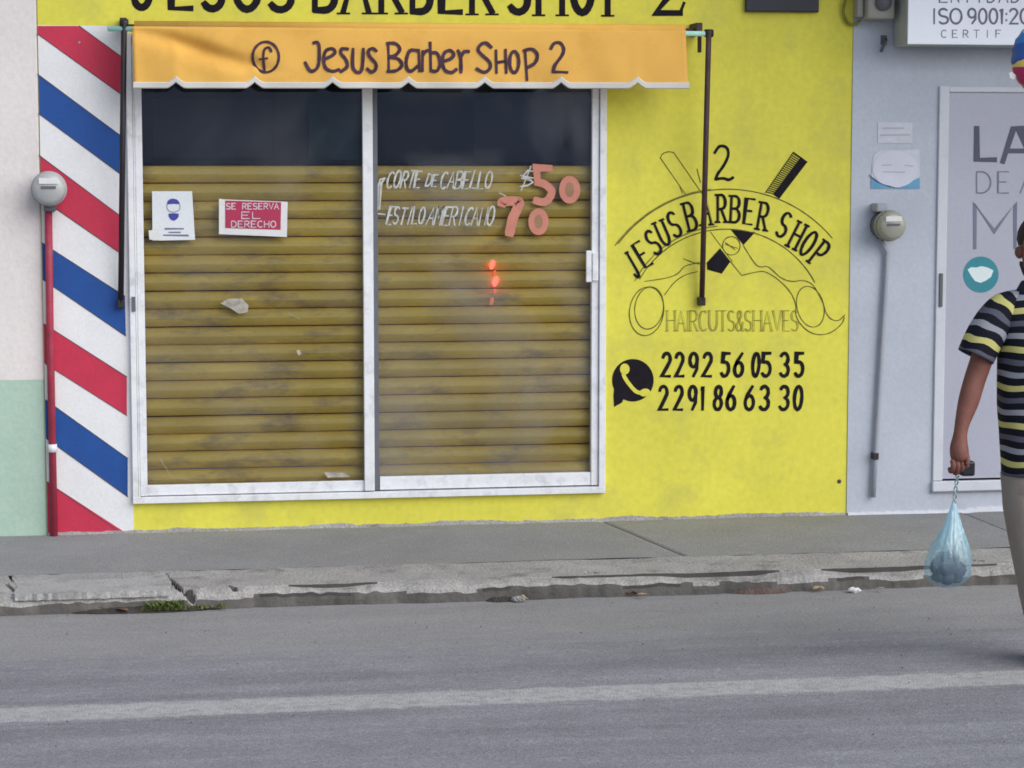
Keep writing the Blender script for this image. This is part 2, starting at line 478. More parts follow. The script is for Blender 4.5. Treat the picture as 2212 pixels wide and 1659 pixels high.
def worn_edge(M, y0, y1, soft, amp, scale, base=1.0, holes=0.0):
    t = M.node_tree; N, L = t.nodes, t.links
    P = N['Principled BSDF']
    tc = N.new('ShaderNodeTexCoord'); sx = N.new('ShaderNodeSeparateXYZ'); L.new(tc.outputs['Object'], sx.inputs[0])
    nz = N.new('ShaderNodeTexNoise'); nz.inputs['Scale'].default_value = scale; nz.inputs['Detail'].default_value = 8; nz.inputs['Roughness'].default_value = .7
    L.new(tc.outputs['Object'], nz.inputs[0])
    ad = N.new('ShaderNodeMath'); ad.operation = 'MULTIPLY_ADD'; ad.inputs[1].default_value = amp
    L.new(nz.outputs[0], ad.inputs[0]); L.new(sx.outputs['Y'], ad.inputs[2])
    a = N.new('ShaderNodeMapRange'); a.inputs[1].default_value = y0 + amp * .5 - soft / 2; a.inputs[2].default_value = y0 + amp * .5 + soft / 2
    b = N.new('ShaderNodeMapRange'); b.inputs[1].default_value = y1 + amp * .5 + soft / 2; b.inputs[2].default_value = y1 + amp * .5 - soft / 2
    L.new(ad.outputs[0], a.inputs[0]); L.new(ad.outputs[0], b.inputs[0])
    m_ = N.new('ShaderNodeMath'); m_.operation = 'MULTIPLY'; L.new(a.outputs[0], m_.inputs[0]); L.new(b.outputs[0], m_.inputs[1])
    n2 = N.new('ShaderNodeTexNoise'); n2.inputs['Scale'].default_value = 22; n2.inputs['Detail'].default_value = 8; n2.inputs['Roughness'].default_value = .75
    L.new(tc.outputs['Object'], n2.inputs[0])
    c = N.new('ShaderNodeMapRange'); c.inputs[1].default_value = .36; c.inputs[2].default_value = .56; c.inputs[3].default_value = base - holes; c.inputs[4].default_value = base
    L.new(n2.outputs[0], c.inputs[0])
    m2 = N.new('ShaderNodeMath'); m2.operation = 'MULTIPLY'; L.new(m_.outputs[0], m2.inputs[0]); L.new(c.outputs[0], m2.inputs[1])
    own = P.inputs['Base Color'].links[0].from_socket
    mxx = N.new('ShaderNodeMixRGB')
    L.new(m2.outputs[0], mxx.inputs[0]); L.new(chain(t, tc.outputs['Object'], **ASPH_ARGS), mxx.inputs[1]); L.new(own, mxx.inputs[2])
    L.new(mxx.outputs[0], P.inputs['Base Color'])
ASPH = road_mat()
GUTT = mat('dusty_gutter_concrete', (.325, .318, .318), .92, .8, 110, .07, 3, stain=(.40, .39, .38), sscale=14, samt=.6, fine=.32, spec=.2, stretch=(.5, 1.4, 1))
CONC = mat('worn_kerb_concrete', (.37, .357, .345), .95, .9, 70, .14, 4, stain=(.17, .16, .15), sscale=7, samt=.85, fine=.25, spec=.2)
PAVE = mat('dark_sidewalk_concrete', (.275, .274, .278), .95, .6, 80, .07, 2.5, stain=(.32, .315, .30), sscale=9, samt=.6, fine=.22, spec=.2)
LCONC = mat('pale_concrete_patch', (.40, .393, .388), .95, .6, 60, .08, 5, stain=(.19, .18, .175), sscale=9, samt=.7, fine=.2, spec=.2)
FACE = mat('shaded_kerb_face', (.115, .108, .10), .95, .6, 50, .25, 4, stain=(.22, .21, .20), sscale=6, samt=.6, spec=.2)  # dark tone painted in for the shade on the kerb's front
DARKG = mat('dark_soil_and_gap_shade', (.065, .06, .056), .95, .3, 60, .2, 8)
LINE = mat('worn_white_road_paint', (.46, .46, .46), .92, .7, 110, .08, 5, stain=(.29, .29, .30), sscale=14, samt=.8, fine=.25)

# ------------------------------------------------------------------ ground
def structure(o):
    o['kind'] = 'structure'
    return o
ground = structure(mesh('ground', [(-400, -400, -.03), (400, -400, -.03), (400, 400, -.03), (-400, 400, -.03)], [(0, 1, 2, 3)], ASPH))
Y_KERB = gr(1000, 1300, 0).y           # foot of the kerb
Y_GUT = gr(1000, 1393, 0).y
def sheet(name, x0, x1, ylo, yhi, z, mt, dx=.05, ny=6, wob=0.0, wobl=None, parent=None):
    xs = np.arange(x0, x1 + dx / 2, dx)
    vs, fs = [], []
    for x in xs:
        a = ylo + (wob * (math.sin(x * 3.1 + 1) * .5 + math.sin(x * 8.3) * .3 + random.uniform(-.5, .5)) if wob else 0)
        b = yhi + (wobl * (math.sin(x * 2.3) * .5 + math.sin(x * 9.7) * .3 + random.uniform(-.5, .5)) if wobl else 0)
        for j in range(ny + 1):
            vs.append((x, a + (b - a) * j / ny, z))
    for i in range(len(xs) - 1):
        for j in range(ny):
            k = i * (ny + 1) + j
            fs.append((k, k + ny + 1, k + ny + 2, k + 1))
    return mesh(name, vs, fs, mt, parent)
worn_edge(GUTT, Y_GUT, 5.0, .45, .7, 2.0, .95, .35)
road = structure(sheet('road', -60, 60, -14, Y_KERB + .1, 0.0, GUTT, dx=1.0))
gutter = structure(sheet('gutter', -9, 9, Y_GUT - .05, Y_KERB + .05, 0.0006, GUTT))
yl0 = gr(1106, 1520, 0).y; yl1 = gr(1106, 1489, 0).y
worn_edge(LINE, yl0, yl1, .03, .12, 8, 1.0, .65)
line = structure(sheet('road_line', -9, 9, yl0 - .05, yl1 + .05, 0.0008, LINE, dx=.2, ny=3))

# kerb: a worn concrete band with a step, cracks pressed into it
Y_SW = gr(1000, 1216, BASE_Z).y        # where the sidewalk slabs end and the kerb band starts
prof_top = Y_SW
prof = []
for t in np.linspace(0, 1, 56):
    y = Y_SW + (Y_KERB + .085 - Y_SW) * t
    prof.append((y, BASE_Z - .012 * t))
yj = prof[-1][0]
prof += [(yj - .006, .066), (yj - .030, .065), (yj - .058, .063), (yj - .074, .058), (yj - .080, .043), (yj - .083, .024), (yj - .085, .004), (yj - .085, -.02)]
pr = np.array(prof)
xs = np.concatenate([np.arange(-9, -2.7, .08), np.arange(-2.7, 3.4, .0085), np.arange(3.4, 9, .08)])
NX, NP = len(xs), len(pr)
X, Yk = np.meshgrid(xs, pr[:, 0], indexing='ij')
Z = np.tile(pr[:, 1], (NX, 1))
def vnoise(x, y, s, seed):
    rng = np.random.RandomState(seed)
    g = rng.rand(97, 97)
    fx, fy = x * s + 500, y * s + 500
    ix, iy = np.floor(fx).astype(int), np.floor(fy).astype(int)
    tx, ty = fx - ix, fy - iy
    tx, ty = tx * tx * (3 - 2 * tx), ty * ty * (3 - 2 * ty)
    a = g[ix % 97, iy % 97]; b = g[(ix + 1) % 97, iy % 97]; c = g[ix % 97, (iy + 1) % 97]; d = g[(ix + 1) % 97, (iy + 1) % 97]
    return (a * (1 - tx) + b * tx) * (1 - ty) + (c * (1 - tx) + d * tx) * ty - .5
Z[:, :56] += .006 * vnoise(X[:, :56], Yk[:, :56], 4, 1) + .003 * vnoise(X[:, :56], Yk[:, :56], 18, 2)
# ragged front: ledge breaks away in places
rag = .030 * vnoise(xs, xs * 0, 2.2, 3) + .016 * vnoise(xs, xs * 0, 9, 4) + .008 * vnoise(xs, xs * 0, 30, 9)
rag = np.where(xs < -1.1, np.minimum(rag, 0) * .5, rag)
Yk[:, 58:] += rag[:, None]
Yk[:, 57] += rag * .4
led = np.clip((xs + 1.15) / .25, 0, 1)    # left part has no open joint
lip = np.clip(vnoise(xs, xs * 0, 2.7, 17) * 2.2 + .55, 0, 1) * led
for j in (56, 57, 58):
    Z[:, j] += (1 - lip) * (.021 if j < 58 else .012)
hv = .014 * vnoise(xs, xs * 0 + 7, 6, 5) + .012 * vnoise(xs, xs * 0 + 7, 24, 6)
Z[:, 57:61] += hv[:, None]
Yk[:, 50:57] += (.006 * vnoise(xs, xs * 0, 14, 41))[:, None] * np.linspace(0, 1, 7)[None, :]
Z0 = Z.copy()
def crack(pts, wd=.010, dp=.035):
    P = [gr(u, v, BASE_Z) for u, v in pts]
    global Z
    best = np.full(Z.shape, 9.0)
    for a, b in zip(P[:-1], P[1:]):
        ax, ay, bx, by = a.x, a.y, b.x, b.y
        L2 = (bx - ax) ** 2 + (by - ay) ** 2
        t = np.clip(((X - ax) * (bx - ax) + (Yk - ay) * (by - ay)) / L2, 0, 1)
        d = np.hypot(X - ax - t * (bx - ax), (Yk - ay - t * (by - ay)) * .6)
        best = np.minimum(best, d)
    best += .006 * vnoise(X, Yk, 25, 11)
    Z -= dp * np.clip(1 - best / wd, 0, 1) ** .5
C7 = lambda p: (p[0] * .5126, 1080 + p[1] * .5126)
C8 = lambda p: (1080 + p[0] * .5117, 1080 + p[1] * .5117)
for c, wd in (([(40, 310), (60, 340), (130, 346), (200, 350), (270, 350)], .010), ([(688, 308), (735, 345), (760, 364), (815, 370)], .014),
          ([(985, 380), (1060, 389)], .014), ([(30, 350), (70, 380)], .008), ([(1210, 385), (1330, 378), (1420, 380)], .014), ([(960, 350), (990, 358)], .008)):
    crack([C7(p) for p in c], wd)
for c, wd in (([(0, 350), (170, 343), (360, 340), (540, 333), (760, 331), (960, 330)], .012), ([(1120, 314), (1300, 316), (1600, 312)], .020),
          ([(1600, 312), (1790, 300)], .010), ([(1990, 300), (2100, 304), (2212, 300)], .014), ([(370, 297), (410, 300)], .010), ([(2000, 248), (2030, 250)], .012)):
    crack([C8(p) for p in c], wd)
V3 = np.stack([X, Yk, Z], -1).reshape(-1, 3)
ii, jj = np.meshgrid(np.arange(NX - 1), np.arange(NP - 1), indexing='ij')
k0 = (ii * NP + jj).ravel()
F4 = np.stack([k0, k0 + 1, k0 + NP + 1, k0 + NP], -1)
kme = bpy.data.meshes.new('kerb')
kme.from_pydata(V3.tolist(), [], F4.tolist())
kme.materials.append(CONC); kme.materials.append(DARKG); kme.materials.append(FACE)
fz = (Z0 - Z)[:-1, :-1] + (Z0 - Z)[1:, 1:] + (Z0 - Z)[1:, :-1] + (Z0 - Z)[:-1, 1:]
mi = (fz > .048).astype(int)
mi[:, 55] = (lip[:-1] > .25).astype(int)  # riser darkened for dirt and the shade inside the gap
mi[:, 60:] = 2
chip = vnoise(xs[:-1], xs[:-1] * 0, 7, 51)
mi[:, 59] = np.where(xs[:-1] < -1.1, 0, np.where(chip > .15, 1, np.where(chip > -.1, 2, 0)))
kme.polygons.foreach_set('material_index', mi.ravel().tolist())
kme.update()
kerb = link(bpy.data.objects.new('kerb', kme))
kerb['kind'] = 'structure'
def gpoly(name, uv, z, h, mt, parent=None, rough=.0, n=6, seed=1):
    rng = random.Random(seed)
    P = []
    for i in range(len(uv)):
        a, b = gr(*uv[i], z), gr(*uv[(i + 1) % len(uv)], z)
        for k in range(n):
            q = a.lerp(b, k / n)
            P.append((q.x + rng.uniform(-rough, rough), q.y + rng.uniform(-rough, rough)))
    bm = bmesh.new()
    f = bm.faces.new([bm.verts.new((x, y, z - h)) for x, y in P])
    r = bmesh.ops.extrude_face_region(bm, geom=[f])
    for e in r['geom']:
        if isinstance(e, bmesh.types.BMVert): e.co.z += h
    bmesh.ops.triangulate(bm, faces=[f for f in bm.faces if len(f.verts) > 4])
    return bmobj(name, bm, mt, parent)
patch = gpoly('patch', [(18, 1238), (352, 1233), (370, 1258), (362, 1274), (200, 1279), (30, 1284), (36, 1262)], BASE_Z - .003, .03, LCONC, kerb, .007, 16)

# sidewalk: bedding with the slabs on it
sidewalk = mesh('sidewalk', [(-9, Y_SW - .02, BASE_Z - .02), (9, Y_SW - .02, BASE_Z - .02), (9, .3, BASE_Z - .02), (-9, .3, BASE_Z - .02)], [(0, 1, 2, 3)], DARKG)
sidewalk['kind'] = 'structure'
j1a, j1b = gr(1300, 1124, BASE_Z), gr(1475, 1197, BASE_Z)
j2a, j2b = gr(2095, 1112, BASE_Z), gr(2210, 1158, BASE_Z)
def jline(a, b):
    k = (b.x - a.x) / (b.y - a.y)
    return lambda y: a.x + k * (y - a.y)
jl = [lambda y: -9.0, lambda y: -3.6, jline(j1a, j1b), jline(j2a, j2b), lambda y: 6.2, lambda y: 9.0]
for s_ in range(5):
    vs, fs = [], []
    nx, ny = (140 if s_ in (1, 2) else 40), 22
    g = .0035
    for i in range(nx + 1):
        for j in range(ny + 1):
            y = .05 + (Y_SW + .004 - .05) * j / ny
            xa, xb = jl[s_](y) + g, jl[s_ + 1](y) - g
            x = xa + (xb - xa) * i / nx
            if j == ny: y += .012 * float(vnoise(np.array(x), np.array(0.), 6, 21))
            z = BASE_Z + .004 * float(vnoise(np.array(x), np.array(y), 3, 8))
            if i in (0, nx): z -= .006
            vs.append((x, y, z))
    for i in range(nx):
        for j in range(ny):
            k = i * (ny + 1) + j
            fs.append((k, k + 1, k + ny + 2, k + ny + 1))
    edge = [i * (ny + 1) for i in ()]
    o = mesh('slab', vs, fs, PAVE, sidewalk)

# ------------------------------------------------------------------ buildings
XL = at(92, 600).x                      # shop's left edge
XR = at(1835, 600).x                    # shop's right edge
WT = 3.45                               # top of the facades
OX0, OX1 = at(296, 640).x, at(1302, 640).x
OZ0, OZ1 = at(800, 1064).z, at(800, 76).z
shop = thing('shop_building', 'yellow barber shop facade with striped pillar and painted lettering, between pink and grey fronts', 'building', (0.5, 0, BASE_Z))
K = []
bm = bmesh.new()
TH = .18
addbox(bm, XL, OX0, 0, TH, BASE_Z - .1, WT)
addbox(bm, OX1, XR, 0, TH, BASE_Z - .1, WT)
addbox(bm, OX0, OX1, 0, TH, BASE_Z - .1, OZ0)
addbox(bm, OX0, OX1, 0, TH, OZ1, WT)
K.append(bmobj('wall', bm, YEL))
K.append(box('roof_slab', XL - .02, XR + .02, -.42, 3.0, WT, WT + .16, GPIPE))
K.append(box('side_wall', XL, XL + .15, TH, 3.0, BASE_Z, WT, YEL))
K.append(box('side_wall', XR - .15, XR, TH, 3.0, BASE_Z, WT, YEL))
K.append(box('back_wall', XL, XR, 2.9, 3.0, BASE_Z, WT, HOOD))
# crumbling dirty foot of the wall
vs, fs = [], []
xx = np.arange(XL, XR, .02)
for i, x in enumerate(xx):
    h = .008 + .012 * max(0, float(vnoise(np.array(x), np.array(0.), 5, 31)) * 2) + .006 * random.random()
    vs += [(x, -.012, BASE_Z - .005), (x, -.006, BASE_Z + h), (x, .002, BASE_Z + h + .004)]
for i in range(len(xx) - 1):
    k = 3 * i
    fs += [(k, k + 3, k + 4, k + 1), (k + 1, k + 4, k + 5, k + 2)]
K.append(mesh('mortar_edge', vs, fs, CONC))

# striped pillar paint
fx_band = at(281, 640).x
zt0 = at(170, 55).z
K.append(mesh('white_band', [(XL + .0005, -.001, BASE_Z), (fx_band, -.001, BASE_Z), (fx_band, -.001, zt0), (XL + .0005, -.001, zt0)], [(0, 1, 2, 3)], WHITE))
def stripe_sheet(p, mt):
    P = []
    for u, v in p:
        q = at(u, v, -.0022)
        if u < 115:
            q.z += (XL - q.x) * -.66 if 60 < v < 1150 else 0
            q.x = XL + .001
        q.z = min(max(q.z, BASE_Z), zt0)
        P.append(q)
    return mesh('painted_stripe', P, [tuple(range(len(P)))], mt)
STR = [([(80, 56), (171, 56), (266, 125), (266, 207), (80, 73)], RED), ([(81, 160), (266, 297), (266, 380), (83, 245)], BLUE),
       ([(84, 335), (268, 472), (268, 553), (88, 428)], RED), ([(90, 524), (270, 640), (272, 726), (93, 604)], BLUE),
       ([(96, 700), (274, 814), (274, 898), (98, 786)], RED), ([(99, 864), (276, 990), (276, 1073), (101, 948)], BLUE), ([(102, 1041), (273, 1160), (104, 1162)], RED)]
for p, mt in STR:
    K.append(stripe_sheet(p, mt))
ed = []
for p, mt in STR[:6]:
    a, b = (p[1], p[2]) if len(p) == 5 else (p[0], p[1])
    ed.append([a, b]); ed.append([p[-1], p[-2]])
ed.append([(102, 1041), (273, 1160)])
K.append(ribbons('stripe_outline', ed, 2.0, -.0030, EDGE, None, .3))

# sliding storefront window: outer frame, two leaves, mullion, panes
fx0, fx1 = at(280, 640).x, at(1307, 640).x
lx0 = at(311, 640).x
fz0 = at(800, 1070).z
ztop = at(800, 76).z
bm = bmesh.new()
addbox(bm, fx0, at(292, 640).x, -.030, .05, fz0, ztop, .003)
addbox(bm, at(293, 640).x, at(297, 640).x, -.012, .05, fz0, ztop)
addbox(bm, at(1293, 640).x, fx1, -.030, .05, fz0, ztop, .003)
addbox(bm, fx0, fx1, -.034, .05, fz0 - .012, at(800, 1060).z - .003, .003)
addbox(bm, at(296, 640).x, at(1294, 640).x, -.03, .05, ztop - .03, ztop)
win = bmobj('storefront_window', bm, ALU)
K.append(win)
WK = []
zb = at(800, 1060).z
z_l, z_r = at(800, 1037).z, at(900, 1028).z
bm = bmesh.new()      # left leaf
addbox(bm, at(297, 640).x, lx0 + .003, -.018, .012, zb, ztop - .03, .003)
addbox(bm, at(784, 640).x, at(806, 640).x, -.030, .004, zb + .003, ztop - .03, .004)
addbox(bm, lx0 + .003, at(784, 640).x, -.014, .012, zb + .002, z_l, .003)
WK.append(bmobj('leaf_frame', bm, ALU))
bm = bmesh.new()
addbox(bm, at(806, 640).x + .001, at(817, 640).x, -.004, .03, zb + .004, ztop - .03, .002)
WK.append(bmobj('shaded_meeting_stile', bm, ALUD))  # dark tone stands for the shade strip beside the mullion
bm = bmesh.new()
addbox(bm, at(1277, 640).x, at(1292, 640).x, -.014, .03, zb + .004, ztop - .03, .003)
addbox(bm, at(818, 640).x, at(1277, 640).x, -.008, .03, zb + .004, z_r, .003)
WK.append(bmobj('leaf_frame', bm, ALU))
bm = bmesh.new()
addbox(bm, at(1264, 600).x, at(1276, 600).x, -.030, -.010, at(1268, 609).z, at(1268, 541).z, .004)
addbox(bm, at(1277, 600).x, at(1290, 600).x, -.034, -.016, at(1280, 606).z, at(1280, 546).z, .004)
WK.append(bmobj('handle', bm, ALU))
WK.append(box('latch', at(284, 600).x, at(292, 600).x, -.04, -.030, at(288, 672).z, at(288, 640).z, ALUD, bev=.002))
G1 = glass_mat('dusty_glass_left', .13, 3.0)
G2 = glass_mat('dusty_reflection_glass_right', .30, 9.4)  # stronger haze also stands in for street reflections, besides dust
WK.append(mesh('pane', [(lx0, 0.006, z_l - .01), (at(786, 640).x, 0.006, z_l - .01), (at(786, 640).x, .006, ztop - .02), (lx0, .006, ztop - .02)], [(0, 1, 2, 3)], G1))
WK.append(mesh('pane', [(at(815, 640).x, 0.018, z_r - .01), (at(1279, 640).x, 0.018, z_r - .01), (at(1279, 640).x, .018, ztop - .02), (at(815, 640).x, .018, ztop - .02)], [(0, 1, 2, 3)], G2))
# roller shutter behind the glass
shut = box('roller_shutter', OX0 + .004, OX1 - .004, .062, .30, at(800, 356, .062).z, OZ1 - .004, HOOD, bev=.01)
shut['label'] = 'dark navy hood of the mustard roller shutter'
K.append(shut)
SK = []
HP1 = mat('navy_reflection_lighter', (.010, .014, .034), .4, .0, 20, .35, 2.5, spec=.08)
HP2 = mat('navy_reflection_dark', (.006, .009, .022), .4, .0, 20, .35, 2.5, spec=.08)
HP3 = mat('deep_teal_reflection', (.008, .024, .034), .4, .0, 20, .5, 5, spec=.08)
for (ua, ub, va, vb_, mt) in ((1022, 1240, 160, 350, HP1), (330, 585, 215, 340, HP1), (592, 660, 200, 350, HP2), (668, 775, 225, 345, HP3), (830, 960, 250, 345, HP2), (1215, 1262, 225, 320, HP2)):  # painted stand-ins for dim reflections in the upper glass
    a_, b_ = at(ua, vb_, .06), at(ub, va, .06)
    SK.append(box('hood_reflection', a_.x, b_.x, .057, .0605, a_.z, b_.z, mt, bev=.001))
YS = .085
zt = at(800, 356, .062).z - .002
pit = (at(800, 560, YS).z - at(800, 941, YS).z) / 10.0
sm = None
nsl = int((zt - OZ0) / pit) + 1
for i in range(nsl):
    if sm is None:
        pf = [(0.018, 0.0), (-.004, -.06), (-.016, -.20), (-.023, -.38), (-.024, -.50), (-.016, -.68), (-.002, -.86), (.010, -.945), (.020, -.962)]
        vs, fs = [], []
        x0, x1 = OX0 + .02, OX1 - .02
        nx = 8
        for q in range(nx + 1):
            for (yy, zz) in pf: vs.append((x0 + (x1 - x0) * q / nx, yy, zz * pit))
        n = len(pf)
        for q in range(nx):
            for j in range(n - 1):
                k = q * n + j
                fs.append((k, k + 1, k + n + 1, k + n))
        o = mesh('slat', vs, fs, SLAT, None, smooth=False)
        sm = o
    else:
        o = sm.copy(); COL.objects.link(o)
    o.location = (random.uniform(-.004, .004), YS + random.uniform(-.002, .002), zt - pit * i)
    o.rotation_euler = (0, random.uniform(-.0012, .0012), 0)
    SK.append(o)
for xa, xb in ((OX0 + .001, OX0 + .035), (OX1 - .035, OX1 - .001)):
    SK.append(box('guide_rail', xa, xb,   .05, .115, OZ0, zt, HOOD))
# lettering on the right pane
Yp = .0160
lw = []
C5 = lambda cx, cy_: (783 + .2319 * cx, 324 + .2319 * cy_)    # photo crop of the price list
wl = 0
def script_row(txt, x0, x1, y0, y1, slant=.22):
    n = len(txt)
    st = (x1 - x0) / n
    out = []
    for i, ch in enumerate(txt):
        if ch == ' ': continue
        x = x0 + i * st
        yb = y1 + (y0 * 0) + random.uniform(-1, 1)
        for l in glyph(ch, x, yb, st * .86, (y1 - y0) * random.uniform(.92, 1.03), random.uniform(-4, 4), slant):
            out.append(l)
    return out
row1 = script_row('CORTE', 833, 908, 368, 405) + script_row('DE', 918, 944, 376, 402) + script_row('CABELLO', 949, 1062, 370, 407)
row2 = script_row('ESTILO', 833, 916, 446, 484) + script_row('AMERICANO', 920, 1066, 446, 486)
WK.append(ribbons('price_list_lettering', row1 + row2, 3.7, Yp, CHALK, None, .25))
dol = [l for l in [[C5(1600, 200), C5(1540, 190), C5(1490, 250), C5(1560, 270), C5(1590, 300), C5(1540, 330), C5(1470, 340)], [C5(1570, 150), C5(1480, 375)], [C5(1470, 235), C5(1590, 262)], [C5(1480, 262), C5(1580, 292)]]]
dol += [[C5(1275, 398), C5(1332, 428)]]
WK.append(ribbons('dollar_sign', dol, 3.0, Yp, CHALK, None, .2))
br = [[C5(210, 260), C5(165, 275), C5(150, 330), C5(140, 560)], [C5(110, 590), C5(210, 600)], [C5(210, 262), C5(175, 310), C5(160, 550)]]
WK.append(ribbons('bracket_mark', br, 4.0, Yp - .0008, CHALK, None, .2))
s5 = [[C5(1750, 170), C5(1620, 165), C5(1630, 290)], smooth_line([C5(1625, 300), C5(1700, 320), C5(1760, 380), C5(1740, 450), C5(1690, 485), C5(1610, 470)], 6)]
s7 = [smooth_line([C5(1300, 505), C5(1320, 480), C5(1450, 480), C5(1445, 540), C5(1400, 640), C5(1370, 780)], 6)]
WK.append(ribbons('price_numeral', s5, 17, Yp - .0004, SALM, None, .05))
WK.append(ribbons('price_numeral', s7, 21, Yp - .0004, SALM, None, .05))
WK.append(flat('price_numeral', ell(*C5(1930, 370), 23, 30, n=24)[:-1], Yp - .0006, SALM))
WK.append(flat('price_numeral', ell(*C5(1640, 668), 22, 29, n=24)[:-1], Yp - .0006, SALM))
SCR = mat('grubby_sticker_remnant', (.40, .37, .32), .8, .1, 60, .3, 30)
_t = SLAT.node_tree
_oi = _t.nodes.new('ShaderNodeObjectInfo'); _mp = [n for n in _t.nodes if n.bl_idname == 'ShaderNodeMapping'][0]
_vm = _t.nodes.new('ShaderNodeVectorMath'); _vm.operation = 'SCALE'; _vm.inputs[0].default_value = (37, 11, 23)
_t.links.new(_oi.outputs['Random'], _vm.inputs['Scale']); _t.links.new(_vm.outputs[0], _mp.inputs['Location'])
SALI = mat('faded_salmon_vinyl', (.34, .19, .11), .7, 0, 60, .12, 20)
WK.append(flat('numeral_centre', ell(*C5(1930, 370), 10, 16, n=18)[:-1], Yp - .0012, SALI))
WK.append(flat('numeral_centre', ell(*C5(1640, 668), 9, 15, n=18)[:-1], Yp - .0012, SALI))
# scraped sticker remains on the left pane
WK.append(flat('sticker_remnant', [(476, 655), (494, 645), (523, 645), (537, 660), (535, 674), (516, 678), (500, 667), (484, 660)], .0045, SCR))
WK.append(flat('sticker_remnant', [(640, 757), (647, 755), (652, 764), (645, 768)], .0045, SCR))
WK.append(flat('sticker_remnant', [(700, 1020), (745, 1021), (757, 1030), (708, 1032)], .0045, SCR))
WK.append(ribbons('scratch', [[(345, 990), (372, 1032)], [(380, 1030), (420, 1040)], [(622, 676), (650, 690)]], 1.0, .0044, SCR))

# ---- painted letters above the awning
big = []
def bigl(ch, x0, x1, yb, wdt):
    return [(l, wdt) for l in glyph(ch, x0, yb, x1 - x0, 98, 0, 0, .0)]
BL = []
for ch, a, b, yb in (('J', 285, 335, 16), ('E', 366, 416, 18), ('S', 436, 482, 19), ('U', 506, 562, 20), ('S', 580, 632, 21), ('B', 678, 724, 22), ('A', 742, 796, 24), ('R', 820, 868, 24),
                     ('B', 889, 930, 25), ('E', 950, 998, 26), ('R', 1016, 1064, 26), ('S', 1098, 1142, 26), ('H', 1160, 1218, 28), ('O', 1236, 1280, 27), ('P', 1310, 1346, 29), ('2', 1412, 1474, 28)):
    BL += bigl(ch, a, b, yb, 16)
    if ch in 'AHRP':
        for l in glyph(ch, a, yb, b - a, 98):
            for e_, f_ in ((l[0], l[1]), (l[-1], l[-2])):
                if abs(e_[1] - yb) < 2 and abs(f_[1] - e_[1]) > 20:
                    BL.append(([(e_[0] - 13, yb + 5), (e_[0] + 13, yb + 5)], 5))
BL.append(([(1470, 26), (1478, 6)], 8))
K.append(ribbons('painted_shop_name', [b[0] for b in BL], 16, -.0020, BLK, None, .03, widths=[b[1] for b in BL]))

# ---- mural: scissors, arch, comb (photo crop coordinates)
C2 = lambda cx, cy_: (1285.2 + .3905 * cx, 270 + .3905 * cy_)
def c2(pts): return [C2(*p) for p in pts]
YM = -.0020
arc_o = ell(*C2(733, 1111), 756 * .3905, 756 * .3905, 40, 143, 50)
arc_i = ell(*C2(727, 1130), 554 * .3905, 554 * .3905, 28, 150, 50)
K.append(ribbons('arch_outline', [arc_o, arc_i], 2.2, YM, BLKT, None, .25))
K.append(ribbons('arch_outline', [ell(*C2(733, 1118), 768 * .3905, 768 * .3905, 97, 144, 30), ell(*C2(727, 1130), 572 * .3905, 572 * .3905, 95, 152, 30)], 2.6, YM - .0004, OLIV, None, .3))
al = []
for ch, cx, cyy, rot, h in (('J', 205, 775, -30, 150), ('E', 262, 715, -31, 145), ('S', 322, 650, -28, 140), ('U', 375, 598, -24, 140), ('S', 438, 550, -20, 140), ('B', 527, 505, -14, 155),
                            ('A', 612, 472, -4, 160), ('R', 700, 462, 0, 150), ('B', 775, 466, 3, 145), ('E', 852, 478, 7, 140), ('R', 930, 505, 10, 150), ('S', 1045, 552, 24, 140), ('H', 1118, 612, 27, 150),
                            ('O', 1182, 655, 33, 145), ('P', 1243, 712, 38, 150)):
    wdt = 52 if ch not in 'J' else 34
    x, y = C2(cx, cyy)
    hh, ww = h * .3905, wdt * .3905
    r = math.radians(rot)
    bx, by = x - math.sin(r) * hh / 2, y + math.cos(r) * hh / 2
    al += glyph(ch, bx - ww / 2, by, ww, hh, rot, 0, .22)
K.append(ribbons('painted_arch_lettering', al, 5.8, YM - .0010, BLK, None, .15))
al2 = [[(p[0] + 3.4, p[1] + 1.0) for p in l] for l in al]
K.append(ribbons('lettering_shade_line', al2, 1.3, YM - .0006, BLKT, None, .2))
K.append(ribbons('painted_two', [smooth_line(c2([(662, 155), (690, 118), (728, 125), (738, 165), (715, 220), (680, 270), (668, 302)]), 5), smooth_line(c2([(665, 300), (710, 295), (740, 303), (765, 290)]), 4)], 6.5, YM, BLK, None, .1))
raz = [c2([(362, 182), (505, 388)]), c2([(436, 152), (602, 392)]), smooth_line(c2([(362, 182), (375, 160), (405, 148), (436, 152)]), 5), c2([(470, 345), (485, 380)]), c2([(565, 243), (585, 320)])]
K.append(ribbons('razor_outline', raz, 2.0, YM, BLKT, None, .3))
